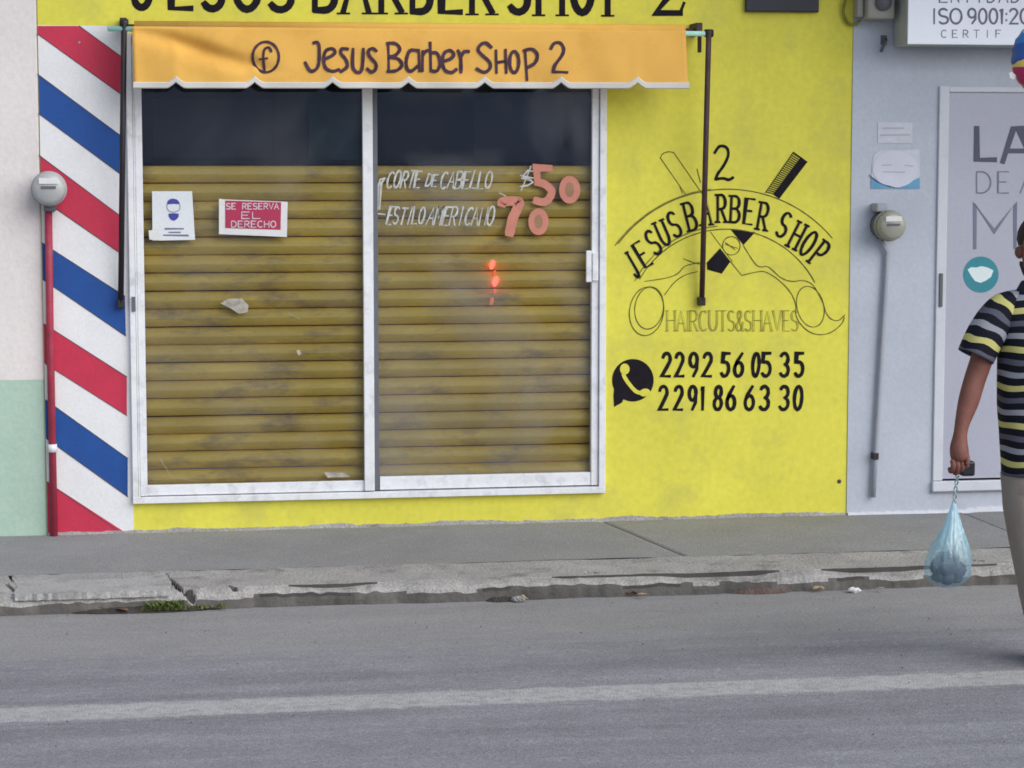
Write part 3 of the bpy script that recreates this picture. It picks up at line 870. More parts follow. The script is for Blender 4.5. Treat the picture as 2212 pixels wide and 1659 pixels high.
# comb: solid spine and separate teeth
K.append(flat('comb_spine', c2([(1140, 176), (1175, 205), (1020, 408), (985, 384)]), YM, BLK))
teeth = []
for i in range(22):
    t = (i + .5) / 22
    a = (1098 + (943 - 1098) * t, 152 + (375 - 152) * t)
    b = (1142 + (988 - 1142) * t, 180 + (386 - 180) * t)
    teeth.append(c2([a, b]))
K.append(ribbons('comb_tooth', teeth, 2.7, YM - .0003, BLK, None))
K.append(ribbons('comb_outline', [c2([(1098, 150), (1175, 205)]), c2([(1098, 150), (943, 375)])], 2.2, YM - .0013, BLK, None))
K.append(flat('black_triangle', c2([(752, 580), (888, 592), (822, 664)]), YM, BLK))
K.append(flat('black_pentagon', c2([(618, 762), (692, 682), (750, 755), (702, 822), (622, 800)]), YM, BLK))
sc = [ell(*C2(755, 668), 19, 20, n=20), c2([(722, 660), (790, 682)]), c2([(722, 650), (775, 690)]),
      smooth_line(c2([(820, 665), (885, 765), (920, 785), (960, 785), (1030, 845), (1090, 865), (1150, 860), (1200, 880), (1235, 930), (1262, 985), (1280, 1040), (1310, 1075), (1350, 1080), (1382, 1050)]), 4),
      c2([(750, 755), (812, 832)]), smooth_line(c2([(812, 832), (900, 812), (950, 815), (1020, 860), (1085, 930), (1112, 1000), (1110, 1040), (1130, 1090), (1180, 1140), (1245, 1160), (1310, 1145), (1365, 1100), (1380, 1062)]), 4),
      ell(*C2(1192, 1005), 29, 45, n=26, tilt=-14), c2([(640, 592), (760, 755)]),
      ell(*C2(300, 1012), 31, 46, n=26, tilt=8), ell(*C2(286, 1030), 37, 53, n=26, tilt=8),
      smooth_line(c2([(490, 740), (560, 765), (610, 768)]), 4), smooth_line(c2([(275, 865), (400, 845), (460, 820), (500, 780), (580, 760)]), 4), smooth_line(c2([(385, 940), (440, 870), (500, 830), (570, 810)]), 4)]
K.append(ribbons('scissors_outline', sc, 1.9, YM, BLKT, None, .25))
hc = []
txt = 'HAIRCUTS&SHAVES'
x = 392
wds = {'I': 16, '&': 46, 'H': 56, 'A': 52, 'R': 50, 'C': 52, 'U': 54, 'T': 48, 'S': 44, 'V': 52, 'E': 44}
tot = sum(wds[c] for c in txt)
for ch in txt:
    wv = wds[ch] * (735 / tot)
    X0, Y0 = C2(x, 1140)
    hc += glyph(ch, X0, Y0, wv * .3905 * .86, 112 * .3905, 0, 0, .12)
    x += wv
K.append(ribbons('thin_lettering', hc, 1.5, YM, OLIV, None, .3))
hc2 = [[(p[0] + 3.2, p[1] - .6) for p in l] for l in hc]
K.append(ribbons('thin_lettering', hc2, .9, YM - .0010, OLIV, None, .3))
# telephone numbers
def digits(seq, y0, y1):
    out = []
    for ch, a, b in seq:
        X0, Y1 = C2(a, y1); X1, Y0 = C2(b, y0)
        out += glyph(ch, X0 + 3, Y1 - 3, (X1 - X0) - 6, (Y1 - Y0) - 6, random.uniform(-2, 2), .04)
    return out
n1 = digits([('2', 358, 425), ('2', 436, 500), ('9', 512, 578), ('2', 585, 652), ('5', 686, 750), ('6', 758, 826), ('0', 858, 915), ('5', 912, 982), ('3', 1015, 1082), ('5', 1095, 1162)], 1255, 1397)
n2 = digits([('2', 345, 412), ('2', 428, 492), ('9', 508, 570), ('1', 578, 612), ('8', 648, 708), ('6', 718, 784), ('6', 818, 888), ('3', 902, 972), ('3', 1010, 1080), ('0', 1088, 1152)], 1438, 1582)
K.append(ribbons('painted_phone_number', n1, 7.8, YM, BLK, None, .1))
K.append(ribbons('painted_phone_number', n2, 7.8, YM, BLK, None, .1))
bub = ell(*C2(210, 1412), 45, 46, -128, 205, n=30)
K.append(flat('phone_bubble', bub + c2([(102, 1500), (106, 1560), (150, 1535)]), YM, BLK))
hs_ = smooth_line(c2([(165, 1345), (160, 1385), (195, 1440), (235, 1478), (285, 1480)]), 6)
K.append(ribbons('handset', [hs_], 8.5, YM - .0012, YEL, None, .03))
K.append(flat('handset', ell(*C2(165, 1350), 10.5, 12, n=14)[:-1], YM - .0020, YEL))
K.append(flat('handset', ell(*C2(276, 1480), 12, 8.5, n=14, tilt=-10)[:-1], YM - .0020, YEL))
K.append(lathe('drill_hole', [(.001, 0), (.012, 0), (.008, .003), (.001, .003)], at(1813, 1040, -.001), (0, -1, 0), EDGE, None, 10))
K.append(lathe('drill_hole', [(.001, 0), (.007, 0), (.005, .002), (.001, .002)], at(171, 92, -.003), (0, -1, 0), GPIPE, None, 10))
adopt(shop, *K)
for k in WK: k.parent = win
for k in SK: k.parent = shut

# ---- neighbours
ZD = at(40, 820, .03).z
XE = -9.0
pink = thing('pink_building', 'pale pink plastered facade with a mint green base at the left edge', 'building', (-3.5, 0, BASE_Z))
PK = []
vs, fs = [], []
def rounded_wall(name, x0, x1, z0, z1, y0, mt):
    """flat wall whose right edge is rounded off"""
    vs = []
    prof_ = [(x0, y0)] + [(x1 - .014 + .014 * math.sin(a), y0 + .014 * (1 - math.cos(a))) for a in np.linspace(0, 1.4, 8)]
    for x, y in prof_: vs += [(x, y, z0), (x, y, z1)]
    return mesh(name, vs, [(2 * i, 2 * i + 2, 2 * i + 3, 2 * i + 1) for i in range(len(prof_) - 1)], mt, None, False)
PK.append(rounded_wall('upper_wall', XE, XL - .001, ZD, WT, .002, PINK))
PK.append(rounded_wall('green_base', XE, XL - .001, BASE_Z - .05, ZD, -.002, GREEN))
PK.append(box('back_wall', XE, XL - .004, .10, 3.0, BASE_Z - .05, WT, PINK))
PK.append(box('roof_slab', XE, XL - .04, -.08, 3.0, WT + .003, WT + .16, PINK))
adopt(pink, *PK)

grey = thing('grey_building', 'pale lavender grey facade with a white framed lettered door, right of the yellow wall', 'building', (4.0, 0, BASE_Z))
GK = []
dx0 = at(2020, 600).x; dx1 = dx0 + 1.75
dz0, dz1 = at(2040, 1038).z, at(2040, 190).z
bm = bmesh.new()
YG = -.006
addbox(bm, XR + .001, dx0 + .02, YG, .2, BASE_Z - .1, WT)
addbox(bm, dx1 - .02, 9, YG, .2, BASE_Z - .1, WT)
addbox(bm, dx0 + .02, dx1 - .02, YG, .2, dz1 - .02, WT)
addbox(bm, dx0 + .02, dx1 - .02, YG, .2, BASE_Z - .1, dz0)
GK.append(bmobj('wall', bm, GREY))
GK.append(box('roof_slab', XR + .03, 9, -1.6, 3.0, WT + .003, WT + .2, GPIPE))
GK.append(box('back_wall', XR + .03, 9, .22, 3.0, BASE_Z, WT, GREY))
bm = bmesh.new()
FRM = mat('white_door_frame_paint', (.60, .62, .68), .5, .05, 60, .03, 6, stain=(.45, .46, .5), sscale=8, samt=.3)
addbox(bm, dx0, at(2041, 600).x, -.022, .05, dz0 + .002, dz1 + .01, .004)
addbox(bm, at(2041, 600).x, dx1, -.019, .05, dz1 - .022, dz1 + .007, .004)
addbox(bm, dx0 - .004, dx1 + .004, -.034, .05, at(2040, 1060).z, at(2040, 1038).z, .005)
door = bmobj('door_frame', bm, FRM)
GK.append(door)
GK.append(box('sill_line', dx0 - .01, dx1, -.016, YG, at(2040, 1064).z, at(2040, 1060).z - .001, GPIPE))
GK.append(box('door_edge', at(2026, 600).x, at(2033, 600).x, -.032, -.020, at(2030, 662).z, at(2030, 590).z, METD, bev=.002))
DK = []
px0 = at(2041, 600).x - .002
DK.append(box('panel', px0, dx1 - .01, -.004, .03, dz0 + .01, dz1 - .018, DOORP))
Yd = -.006
D6 = lambda cx, cy_: (1458 + .3418 * cx, .3418 * cy_)
DK.append(ribbons('lettering', [[(2110, 276), (2110, 345), (2150, 345)]], 14, Yd, SLATE))
DK.append(ribbons('lettering', [[(2166, 350), (2190, 276), (2203, 276), (2232, 350)], [(2176, 326), (2222, 326)]], 13, Yd, SLATE))
DK.append(ribbons('lettering', glyph('D', 2108, 417, 34, 46) + glyph('E', 2154, 417, 26, 46) + glyph('A', 2204, 417, 36, 46) + glyph('L', 2252, 417, 26, 46), 3.2, Yd, SLATEL))
DK.append(ribbons('lettering', [[(2106, 536), (2106, 440), (2148, 500), (2193, 440), (2193, 536)]], 8.5, Yd, SLATEL))
DK.append(flat('round_emblem', ell(2119, 593, 38, 39, n=36)[:-1], Yd, TEAL))
DK.append(flat('emblem_shape', [(2090, 582), (2098, 577), (2108, 578), (2120, 575), (2134, 578), (2146, 584), (2141, 598), (2130, 606), (2118, 611), (2106, 607), (2098, 596)], Yd - .001, WV))
for k in DK: k.parent = door
# rough foot of the wall
vs, fs = [], []
xx = np.arange(XR + .005, 4.2, .02)
for i, x in enumerate(xx):
    h = .01 + .02 * max(0, float(vnoise(np.array(x), np.array(0.), 4, 33)) * 2) + .006 * random.random()
    vs += [(x, YG - .016, BASE_Z - .005), (x, YG - .010, BASE_Z + h), (x, YG + .002, BASE_Z + h + .004)]
for i in range(len(xx) - 1):
    k = 3 * i
    fs += [(k, k + 3, k + 4, k + 1), (k + 1, k + 4, k + 5, k + 2)]
GK.append(mesh('mortar_edge', vs, fs, FRM))
adopt(grey, *GK)

# ------------------------------------------------------------------ awning
YA = -.26
a0 = at(300, 120, YA)
awn = thing('awning', 'orange canvas awning lettered with the shop name, folded down above the window', 'awning', (at(880, 60).x, 0, at(880, 60).z))
AK = []
nx, nz = 160, 20
def notch_v(u):
    """lower edge of the cloth: flat runs with small pointed notches"""
    best = 99
    for c in (380, 550, 718, 882, 1047, 1212, 1377):
        best = min(best, abs(u - c))
    return -13 * (max(0, 1 - best / 19.0) ** 1.25)
def canvas_y(u, t):
    y = YA + .015 * (1 - t) ** 3 - .02 * t
    w1 = math.exp(-((u - 330 - 330 * (t - .1)) / 55) ** 2) * math.sin(min(1, t * 1.2) * 3.1)
    w3 = math.exp(-((u - 640 - 200 * t) / 90) ** 2) * t
    w4 = math.exp(-((u - 1180 + 160 * t) / 70) ** 2) * math.sin(t * 3.1)
    w2 = math.exp(-((u - 1440 + 60 * t) / 40) ** 2)
    return y + .045 * w1 + .014 * w3 + .010 * w4 - .016 * w2 * t + .009 * math.sin(u / 47. + 2 * t) * t + .005 * math.sin(u / 19. - 3 * t) * t
def canvas_surf(u, v):
    s_ = (u - 287) / 1197
    t0, t1 = 57 + 8 * s_, 183 + s_
    return canvas_y(u, min(1, max(0, (v - t0) / (t1 - t0)))) - .0045
vs, fs = [], []
rng = random.Random(3)
for i in range(nx + 1):
    s_ = i / nx
    for j in range(nz + 1):
        t = j / nz
        ut = 285 + (1481 - 285) * s_; ub = 290 + (1487 - 290) * s_
        u = ut + (ub - ut) * t
        vb = 183 + 1 * s_ + notch_v(ub)
        v = (57 + 8 * s_) + (vb - (57 + 8 * s_)) * t
        y = canvas_y(u, t)
        p = at(u, v, y)
        vs.append(p)
for i in range(nx):
    for j in range(nz):
        k = i * (nz + 1) + j
        fs.append((k, k + 1, k + nz + 2, k + nz + 1))
cloth = mesh('canvas', vs, fs, ORANGE, None, True)
cloth.modifiers.new('t', 'SOLIDIFY').thickness = .003
AK.append(cloth)
# pale binding along the scalloped edge, a thin double-sided strip
vs, fs = [], []
us = sorted(set(list(np.linspace(288, 1489, 200)) + [c + d for c in (380, 550, 718, 882, 1047, 1212, 1377) for d in (-17, -8, 0, 8, 17)]))
for u in us:
    s_ = (u - 290) / 1197
    vb = 184 + s_ + notch_v(u)
    y = canvas_y(u, 1.0) - .002
    for dv, dy in ((-7, 0.002), (-5, -.004), (5, -.004), (7, 0.002), (5, .006), (-5, .006)):
        vs.append(at(u, vb + dv, y + dy))
for i in range(len(us) - 1):
    for j in range(6):
        k, k2 = i * 6 + j, i * 6 + (j + 1) % 6
        fs.append((k, k2, k2 + 6, k + 6))
fs.append(tuple(range(6))); fs.append(tuple(range(len(us) * 6 - 6, len(us) * 6))[::-1])
AK.append(mesh('scalloped_binding', vs, fs, TRIM, None, False))
# front tube with mint ends, roller at the wall
pL, pR = at(232, 62, YA + .045), at(1533, 73, YA + .045)
AK.append(tube('front_tube', [pL, pR], .014, MINT))
AK.append(tube('canvas_roll', [at(290, 58, -.12), at(1478, 66, -.12)], .03, ORANGE, seg=16))
AK.append(tube('roller_shaft', [at(262, 58, -.12), at(1500, 67, -.12)], .014, BROWNM))
for (u, v) in ((268, 57), (1497, 67)):
    c = at(u, v, 0)
    bm = bmesh.new()
    addbox(bm, c.x - .02, c.x + .015, -.15, -.001, c.z - .03, c.z + .035, .004)
    addbox(bm, c.x - .008, c.x + .008, -.16, -.13, c.z - .12, c.z - .03, .003)
    AK.append(bmobj('wall_bracket', bm, BROWNM))
for (ua, va, ub, vb_, hv_) in ((268, 50, 261, 655, 1), (1531, 72, 1516, 650, 1)):
    top = at(ua, va, YA + .04); bot = at(ub, vb_, -.035)
    AK.append(tube('folding_arm', [top, top.lerp(bot, .5), bot], .0150, BROWNM if ua > 900 else BLKM, seg=8))
    bm = bmesh.new()
    addbox(bm, bot.x - .018, bot.x + .018, -.05, -.001, bot.z - .025, bot.z + .02, .004)
    AK.append(bmobj('arm_pivot', bm, BLKM))
    t_ = at(ua, va, YA + .05)
    AK.append(lathe('arm_joint', [(.001, -.022), (.020, -.022), (.022, 0), (.020, .022), (.001, .022)], (t_.x, t_.y, t_.z), (1, 0, 0), BLKM, seg=14))
# hand lettering on the canvas
C6 = lambda cx, cy_: (648 + .293 * cx, 64.8 + .293 * cy_)
def c6(p, sm=True): 
    q = [C6(*a) for a in p]
    return smooth_line(q, 4) if sm else q
Lw = [c6([(100, 95), (130, 92), (142, 130), (140, 240), (118, 290), (75, 300), (38, 238)]),
      c6([(180, 215), (235, 190), (260, 160), (235, 137), (190, 155), (175, 215), (190, 280), (240, 305), (290, 290)]),
      c6([(355, 140), (312, 138), (302, 170), (340, 220), (348, 270), (300, 308)]),
      c6([(392, 138), (390, 270), (425, 312), (458, 285), (468, 138)]),
      c6([(565, 155), (535, 135), (505, 155), (515, 195), (558, 245), (560, 285), (530, 310), (495, 285)]),
      c6([(650, 95), (655, 300)], False), c6([(642, 98), (705, 100), (737, 140), (705, 185), (660, 198)]), c6([(660, 198), (728, 215), (752, 260), (712, 298), (645, 306)]),
      c6([(872, 152), (812, 152), (785, 220), (790, 285), (822, 302), (872, 262)]), c6([(876, 145), (882, 303)], False),
      c6([(905, 155), (903, 303)], False), c6([(905, 190), (925, 158), (950, 150)]),
      c6([(960, 92), (965, 300)], False), c6([(965, 300), (1012, 300), (1034, 240), (1012, 172), (967, 168)]),
      c6([(1050, 232), (1110, 212), (1135, 178), (1105, 150), (1065, 170), (1050, 232), (1070, 296), (1120, 312), (1155, 288)]),
      c6([(1165, 150), (1185, 200), (1188, 312)]), c6([(1187, 200), (1210, 160), (1247, 158)]),
      c6([(1412, 128), (1370, 95), (1328, 112), (1315, 150), (1350, 190), (1397, 235), (1402, 280), (1360, 312), (1302, 285)]),
      c6([(1446, 150), (1450, 315)], False), c6([(1516, 145), (1522, 315)], False), c6([(1450, 240), (1520, 228)], False),
      ell(*C6(1580, 235), 10, 23, n=18), c6([(1660, 150), (1675, 368)], False), c6([(1650, 152), (1710, 140), (1750, 180), (1735, 240), (1680, 275)]),
      c6([(1850, 138), (1875, 98), (1920, 96), (1945, 140), (1930, 190), (1880, 260), (1868, 308)]), c6([(1868, 308), (1972, 312)], False)]
YT = canvas_surf
AK.append(ribbons('shop_name_lettering', Lw, 7.4, YT, INK, None, .12))
C1 = lambda cx, cy_: (.3418 * cx, .3418 * cy_)
ic = [ell(*C1(1680, 360), 28.5, 33, n=26), smooth_line([C1(1715, 325), C1(1700, 300), C1(1672, 312), C1(1664, 370), C1(1672, 445)], 4), [C1(1640, 375), C1(1690, 368)]]
AK.append(ribbons('round_logo', ic, 5.5, YT, INK, None, .15))
adopt(awn, *AK)

# ------------------------------------------------------------------ electricity meters
def meter(name, label, u, v, rpx, mdome, base_off, extra):
    c = at(u, v, -.16)
    r = rpx / FPX * (c.y - CAM.y) / cy
    t = thing(name, label, 'electricity meter', (c.x, 0, c.z), 'electricity meters on the facades')
    KK = []
    KK.append(lathe('socket_box', [(.001, 0), (r * .95, 0), (r * .98, .07), (r * .90, .085), (.001, .085)], (c.x, -.001, c.z), (0, -1, 0), METD, seg=28))
    KK.append(lathe('clamp_ring', [(.001, .086), (r * 1.02, .086), (r * 1.03, .105), (.001, .105)], (c.x, 0, c.z), (0, -1, 0), mdome, seg=32))
    KK.append(lathe('dome', [(.001, .106), (r * .96, .106), (r * .95, .14), (r * .88, .160), (r * .70, .170), (.001, .173)], (c.x, 0, c.z), (0, -1, 0), mdome, seg=36))
    KK.append(box('display', c.x - r * .42, c.x + r * .42, -.178, -.171, c.z + r * .02, c.z + r * .16, METD))
    KK.append(box('nameplate', c.x - r * .55, c.x + r * .55, -.177, -.170, c.z + r * .28, c.z + r * .62, PLW, bev=.002))
    KK += extra(c, r)
    adopt(t, *KK)
    return t
def ex_l(c, r):
    p0, p1, p2 = at(105, 462, -.03), at(108, 700, -.03), at(113, 1157, -.03)
    o = [tube('riser_pipe', [Vector((p0.x, -.035, c.z - r)), Vector((p1.x, -.032, p1.z)), Vector((p1.x, -.03, BASE_Z))], .019, DRED, seg=12),
         box('pipe_hub', c.x - .03, c.x + .03, -.075, -.002, c.z - r * 1.32, c.z - r * .9, METD, bev=.006),
         lathe('coupling', [(.001, -.02), (.024, -.02), (.024, .02), (.001, .02)], (p1.x, -.031, at(108, 968, -.03).z), (0, 0, 1), WHITE, seg=12)]
    return o
meter('electric_meter', 'round grey electric meter at the left edge of the striped pillar, above a red pipe', 105, 408, 36, METER, 0, ex_l)
def ex_r(c, r):
    a, b = at(1917, 545, -.03), at(1886, 1074, -.03)
    mid = a.lerp(b, .83)
    o = [tube('riser_pipe', [Vector((c.x - .03, -.03, c.z - r * .9)), a, mid, b], .014, GPIPE, seg=10),
         box('pipe_clamp', mid.x - .02, mid.x + .012, -.052, -.008, mid.z - .018, mid.z + .018, BLKM, bev=.003),
         box('cable_entry', c.x - .075, c.x - .01, -.11, -.002, c.z + r * .9, c.z + r * 1.45, GPIPE, bev=.01)]
    return o
meter('electric_meter', 'round ivory electric meter on the grey wall below the torn blue poster', 1929, 488, 34, METERW, 0, ex_r)

# ------------------------------------------------------------------ sign box, fixtures, posters
bx = at(1931, 60, -.03).x
bz = at(1965, 97, -.24).z
sgn = thing('sign_box', 'white box sign with certification lettering, projecting from the grey facade at top right', 'sign', (bx + .8, -.03, bz))
SG = [box('casing', bx, bx + 1.7, -.238, -.03, bz, bz + .62, LBOXS, bev=.006)]
SG.append(box('face_panel', bx + .004, bx + 1.69, -.246, -.239, bz + .004, bz + .61, LBOX, bev=.003))
YF = -.2475
SLT = mat('grey_sign_lettering', (.20, .19, .27), .6)
tx = []
for ch, a, b in (('I', 2012, 2024), ('S', 2027, 2049), ('O', 2052, 2078), ('9', 2090, 2110), ('0', 2113, 2133), ('0', 2136, 2156), ('1', 2155, 2172), (':', 2168, 2180), ('2', 2180, 2200), ('0', 2203, 2224)):
    tx += glyph(ch, a, 51, b - a, 32)
SG.append(ribbons('lettering', tx, 4.6, YF, SLT, None, .1))
tx = []
for i, ch in enumerate('CERTIF'):
    tx += glyph(ch, 2033 + i * 23.5, 81, 12, 16)
SG.append(ribbons('lettering', tx, 2.0, YF, SLT, None, .1))
tx = []
for i, ch in enumerate('ENTIDAD'):
    tx += glyph(ch, 2028 + i * 26, 5, 19, 28)
SG.append(ribbons('lettering', tx, 3.4, YF, SLT, None, .1))
SG.append(box('mounting_bar', bx + .1, bx + .14, -.03, -.008, bz + .05, bz + .5, GPIPE))
SG.append(box('mounting_bar', bx + 1.4, bx + 1.44, -.03, -.008, bz + .05, bz + .5, GPIPE))
adopt(sgn, *SG)

f0, f1 = at(1869, 30, -.10), at(1928, 42, -.10)
fl = thing('wall_lamp', 'beige security lamp with round lens high up beside the white box sign', 'lamp', (f0.x, -.006, f1.z))
FK = [box('lamp_housing', f0.x, f1.x, -.14, -.04, f1.z, f1.z + .16, BEIGE, bev=.012),
      box('terminal_box', at(1848, 30, -.05).x, f0.x - .004, -.09, -.008, f1.z + .012, f1.z + .13, BEIGE, bev=.008),
      lathe('lens', [(.001, 0), (.045, 0), (.042, .02), (.001, .03)], ((f0.x + f1.x) / 2 + .01, -.14, f1.z + .085), (0, -1, 0), METD, seg=20),
      box('bracket', f0.x + .02, f1.x - .02, -.04, -.007, f1.z + .05, f1.z + .12, BEIGE)]
lp = smooth_line([at(1850, -12, -.03), at(1830, -5, -.03), at(1822, 25, -.02), at(1832, 50, -.02), at(1848, 52, -.02), at(1858, 44, -.03)], 5)
FK.append(tube('cable_loop', lp, .008, OLIV, seg=8))
adopt(fl, *FK)
h0 = at(1910, 84, -.03)
hk = thing('wall_hook', 'small dark metal hook on the grey wall below the beige lamp', 'hook', (h0.x, 0, h0.z))
adopt(hk, tube('shank', [at(1914, 86, -.008), at(1912, 90, -.05), at(1903, 112, -.05)], .009, METD, seg=8), box('base_plate', h0.x - .012, h0.x + .02, -.012, -.006, h0.z - .03, h0.z + .02, METD))

p0, p1 = at(1611, 25, -.03), at(1769, 25, -.03)
pl = box('wall_plaque', p0.x, p1.x, -.035, -.002, p0.z, p0.z + .42, mat('navy_plaque_face', (.018, .02, .035), .4, 0, 60, .1, 8), bev=.006)
tag(pl, 'dark navy rectangular plaque high on the yellow wall, right of the painted shop name', 'plaque')

def poster(name, label, outline, Y, mt, kids):
    cx = sum(p[0] for p in outline) / len(outline); cy_ = sum(p[1] for p in outline) / len(outline)
    c = at(cx, cy_, Y)
    t = thing(name, label, 'poster', c)
    adopt(t, flat('sheet', outline, Y, mt, None, .0012), *kids)
    return t
Yw = YG - .003
poster('poster', 'small faded white notice, uppermost on the grey wall above the blue cornered poster', [(1896, 264), (1971, 265), (1971, 309), (1896, 309)], Yw, POST,
       [ribbons('print_line', [[(1906, 277), (1952, 277)], [(1902, 292), (1964, 291)]], 4, Yw - .001, mat('faded_print', (.42, .43, .50), .7))])
poster('poster', 'torn white poster with blue lower corners on the grey wall above the ivory meter', [(1884, 352), (1888, 335), (1900, 325), (1986, 323), (1988, 408), (1881, 408)], Yw, POST,
       [flat('blue_corner', [(1882, 381), (1900, 393), (1926, 403), (1926, 407.5), (1881.5, 407.5)], Yw - .0015, SKYB), flat('blue_corner', [(1987, 383), (1960, 396), (1928, 404), (1928, 407.5), (1987.5, 407.5)], Yw - .0015, SKYB),
        flat('white_disc', ell(1934, 365, 49, 40, n=28)[:-1], Yw - .0025, mat('cleaner_poster_paper', (.62, .64, .74), .7)),
        ribbons('print_line', [[(1905, 357), (1925, 356)], [(1955, 357), (1972, 359)], [(1908, 371), (1955, 372)]], 2.5, Yw - .0036, _mc['faded_print']),
        ribbons('torn_edge', [smooth_line([(1878, 378), (1892, 390), (1910, 399), (1932, 405)], 4)], 2.0, Yw - .0042, SLATE, None, .4)])
# notices behind the left pane, taped to the glass
Yg = .0095
CM = lambda cx, cy_: (297 + .1709 * cx, 378 + .1709 * cy_)
def cm(p): return [CM(*a) for a in p]
mk = thing('face_mask_notice', 'white notice with a blue masked head drawing, taped inside the left window pane', 'notice', at(372, 465, Yg))
adopt(mk, flat('sheet', cm([(185, 205), (690, 205), (728, 820), (190, 830)]), Yg - .010, PAPER, None, .001),
      flat('hair_print', cm([(370, 372), (380, 330), (410, 305), (450, 298), (500, 310), (530, 345), (535, 370), (455, 365)]), Yg - .0115, NAVY),
      flat('mask_print', cm([(392, 488), (455, 482), (520, 488), (520, 530), (490, 565), (455, 580), (415, 560), (392, 520)]), Yg - .0115, NAVY),
      ribbons('head_outline', [smooth_line(cm([(375, 372), (372, 420), (400, 455), (455, 470), (510, 455), (535, 420), (535, 372)]), 4)], 1.6, Yg - .0112, SLATEL),
      ribbons('print_line', [cm([(350, 680), (580, 680)]), cm([(330, 760), (640, 765)]), cm([(400, 725), (540, 725)])], 4, Yg - .0112, SLATEL, None, .4),
      flat('tape_corner', cm([(140, 700), (260, 690), (290, 830), (150, 815)]), Yg - .013, PLW))
C3 = lambda cx, cy_: (464.4 + .0781 * cx, 410.4 + .0781 * cy_)
def c3(p): return [C3(*a) for a in p]
rs = thing('red_notice', 'crimson notice in a white frame hanging inside the left window pane', 'notice', at(546, 470, Yg))
wl_ = []
for txt, x0, x1, yb, hh in (('SE RESERVA', 310, 1790, 530, 160), ('EL', 720, 1320, 790, 180), ('DERECHO', 450, 1720, 1030, 170)):
    n = len(txt); st = (x1 - x0) / n
    for i, ch in enumerate(txt):
        if ch == ' ': continue
        X0, Y0 = C3(x0 + i * st, yb)
        wl_ += glyph(ch, X0, Y0, st * .0781 * .8, hh * .0781)
adopt(rs, flat('board', c3([(110, 240), (260, 260), (1850, 320), (2010, 330), (1990, 1300), (110, 1220)]), Yg - .011, PLW, None, .003),
      flat('red_face', c3([(285, 290), (1830, 340), (1815, 1100), (285, 1050)]), Yg - .013, SIGNR),
      ribbons('notice_lettering', wl_, 2.5, Yg - .0145, SIGNW, None, .15))
# added glowing shapes stand in for a red reflection in the right pane
RL = emit('red_reflection_glow', (1.0, .07, .05), 3.0)
RLd = emit('dim_red_reflection_glow', (.9, .25, .10), .25)
ls = thing('red_reflection', 'added red glowing shapes for a red reflection in the right window pane', 'reflection', at(1065, 570, .06))
lk = []
for (u, v, rr, mt) in ((1063, 572, .016, RL), (1068, 590, .010, RLd), (1070, 608, .018, RL), (1068, 630, .010, RLd), (1062, 651, .014, RLd)):
    c = at(u, v, .06)
    lk.append(lathe('reflection_glow', [(.001, -rr * 1.6), (rr * .6, -rr * 1.1), (rr * .85, 0), (rr * .6, rr * 1.1), (.001, rr * 1.6)], c, (.3, 0, 1), mt, seg=14))
adopt(ls, *lk)

# ------------------------------------------------------------------ person
def weld_skin(name, joints, edges, mt, parent=None, sub=2, root=0):
    me = bpy.data.meshes.new(name)
    me.from_pydata([j[0] for j in joints], edges, [])
    o = bpy.data.objects.new(name, me)
    COL.objects.link(o)
    sk = o.modifiers.new('skin', 'SKIN')
    sk.use_smooth_shade = True
    for i, j in enumerate(joints):
        r = j[1]
        me.skin_vertices[0].data[i].radius = (r, r) if not isinstance(r, tuple) else r
        me.skin_vertices[0].data[i].use_root = (i == root)
    s_ = o.modifiers.new('sub', 'SUBSURF'); s_.levels = sub; s_.render_levels = sub
    dg = bpy.context.evaluated_depsgraph_get()
    ev = o.evaluated_get(dg)
    nm = bpy.data.meshes.new_from_object(ev)
    nm.polygons.foreach_set("use_smooth", [True] * len(nm.polygons))
    nm.materials.clear(); nm.materials.append(mt)
    bpy.data.objects.remove(o)
    o = bpy.data.objects.new(name, nm)
    return link(o, parent)
SKIN = mat('tanned_skin', (.20, .080, .062), .6, .25, 160, .16, 14, stain=(.16, .06, .05), sscale=18, samt=.4, spec=.3)
YP = gr(2240, 1432, 0).y
XP = gr(2250, 1432, 0).x
def pp(u, v, d=0.0): return at(u, v, YP + d)
def H(u, v, d=0.0): return tuple(pp(u, v, d))
person = thing('person', 'person in a black, grey and yellow striped shirt walking with a blue plastic bag', 'person', (XP, YP, 0))
J = []
E = []
def add(p, r, link_=None):
    J.append((tuple(p), r))
    if link_ is not None: E.append((link_, len(J) - 1))
    return len(J) - 1
pel = add(pp(2252, 985), (.135, .10))
sp1 = add(pp(2252, 890), (.13, .095), pel)
sp2 = add(pp(2251, 760, .01), (.145, .10), sp1)
che = add(pp(2250, 670, .01), (.13, .09), sp2)
nek = add(pp(2249, 622, .0), .052, che)
hd0 = add(pp(2248, 590, -.005), (.070, .074), nek)
hd1 = add(pp(2247, 562, -.012), (.086, .092), hd0)
hd2 = add(pp(2247, 525, -.008), (.092, .100), hd1)
hd3 = add(pp(2247, 498, .005), (.076, .088), hd2)
ns = add(pp(2240, 558, -.105), .013, hd1)
# his right arm hangs on the left of the picture
sh = add(pp(2172, 668, .01), .058, che)
ua = add(pp(2135, 735, .0), .050, sh)
el_ = add(pp(2106, 818, -.01), .046, ua)
fa = add(pp(2092, 868, -.03), .045, el_)
fb = add(pp(2078, 915, -.05), .031, fa)
wr = add(pp(2074, 940, -.06), .027, fb)
pm = add(pp(2071, 964, -.065), (.040, .040), wr)
pm2 = add(pp(2073, 984, -.068), (.044, .040), pm)
pm2b = add(pp(2074, 1000, -.070), (.038, .034), pm2)
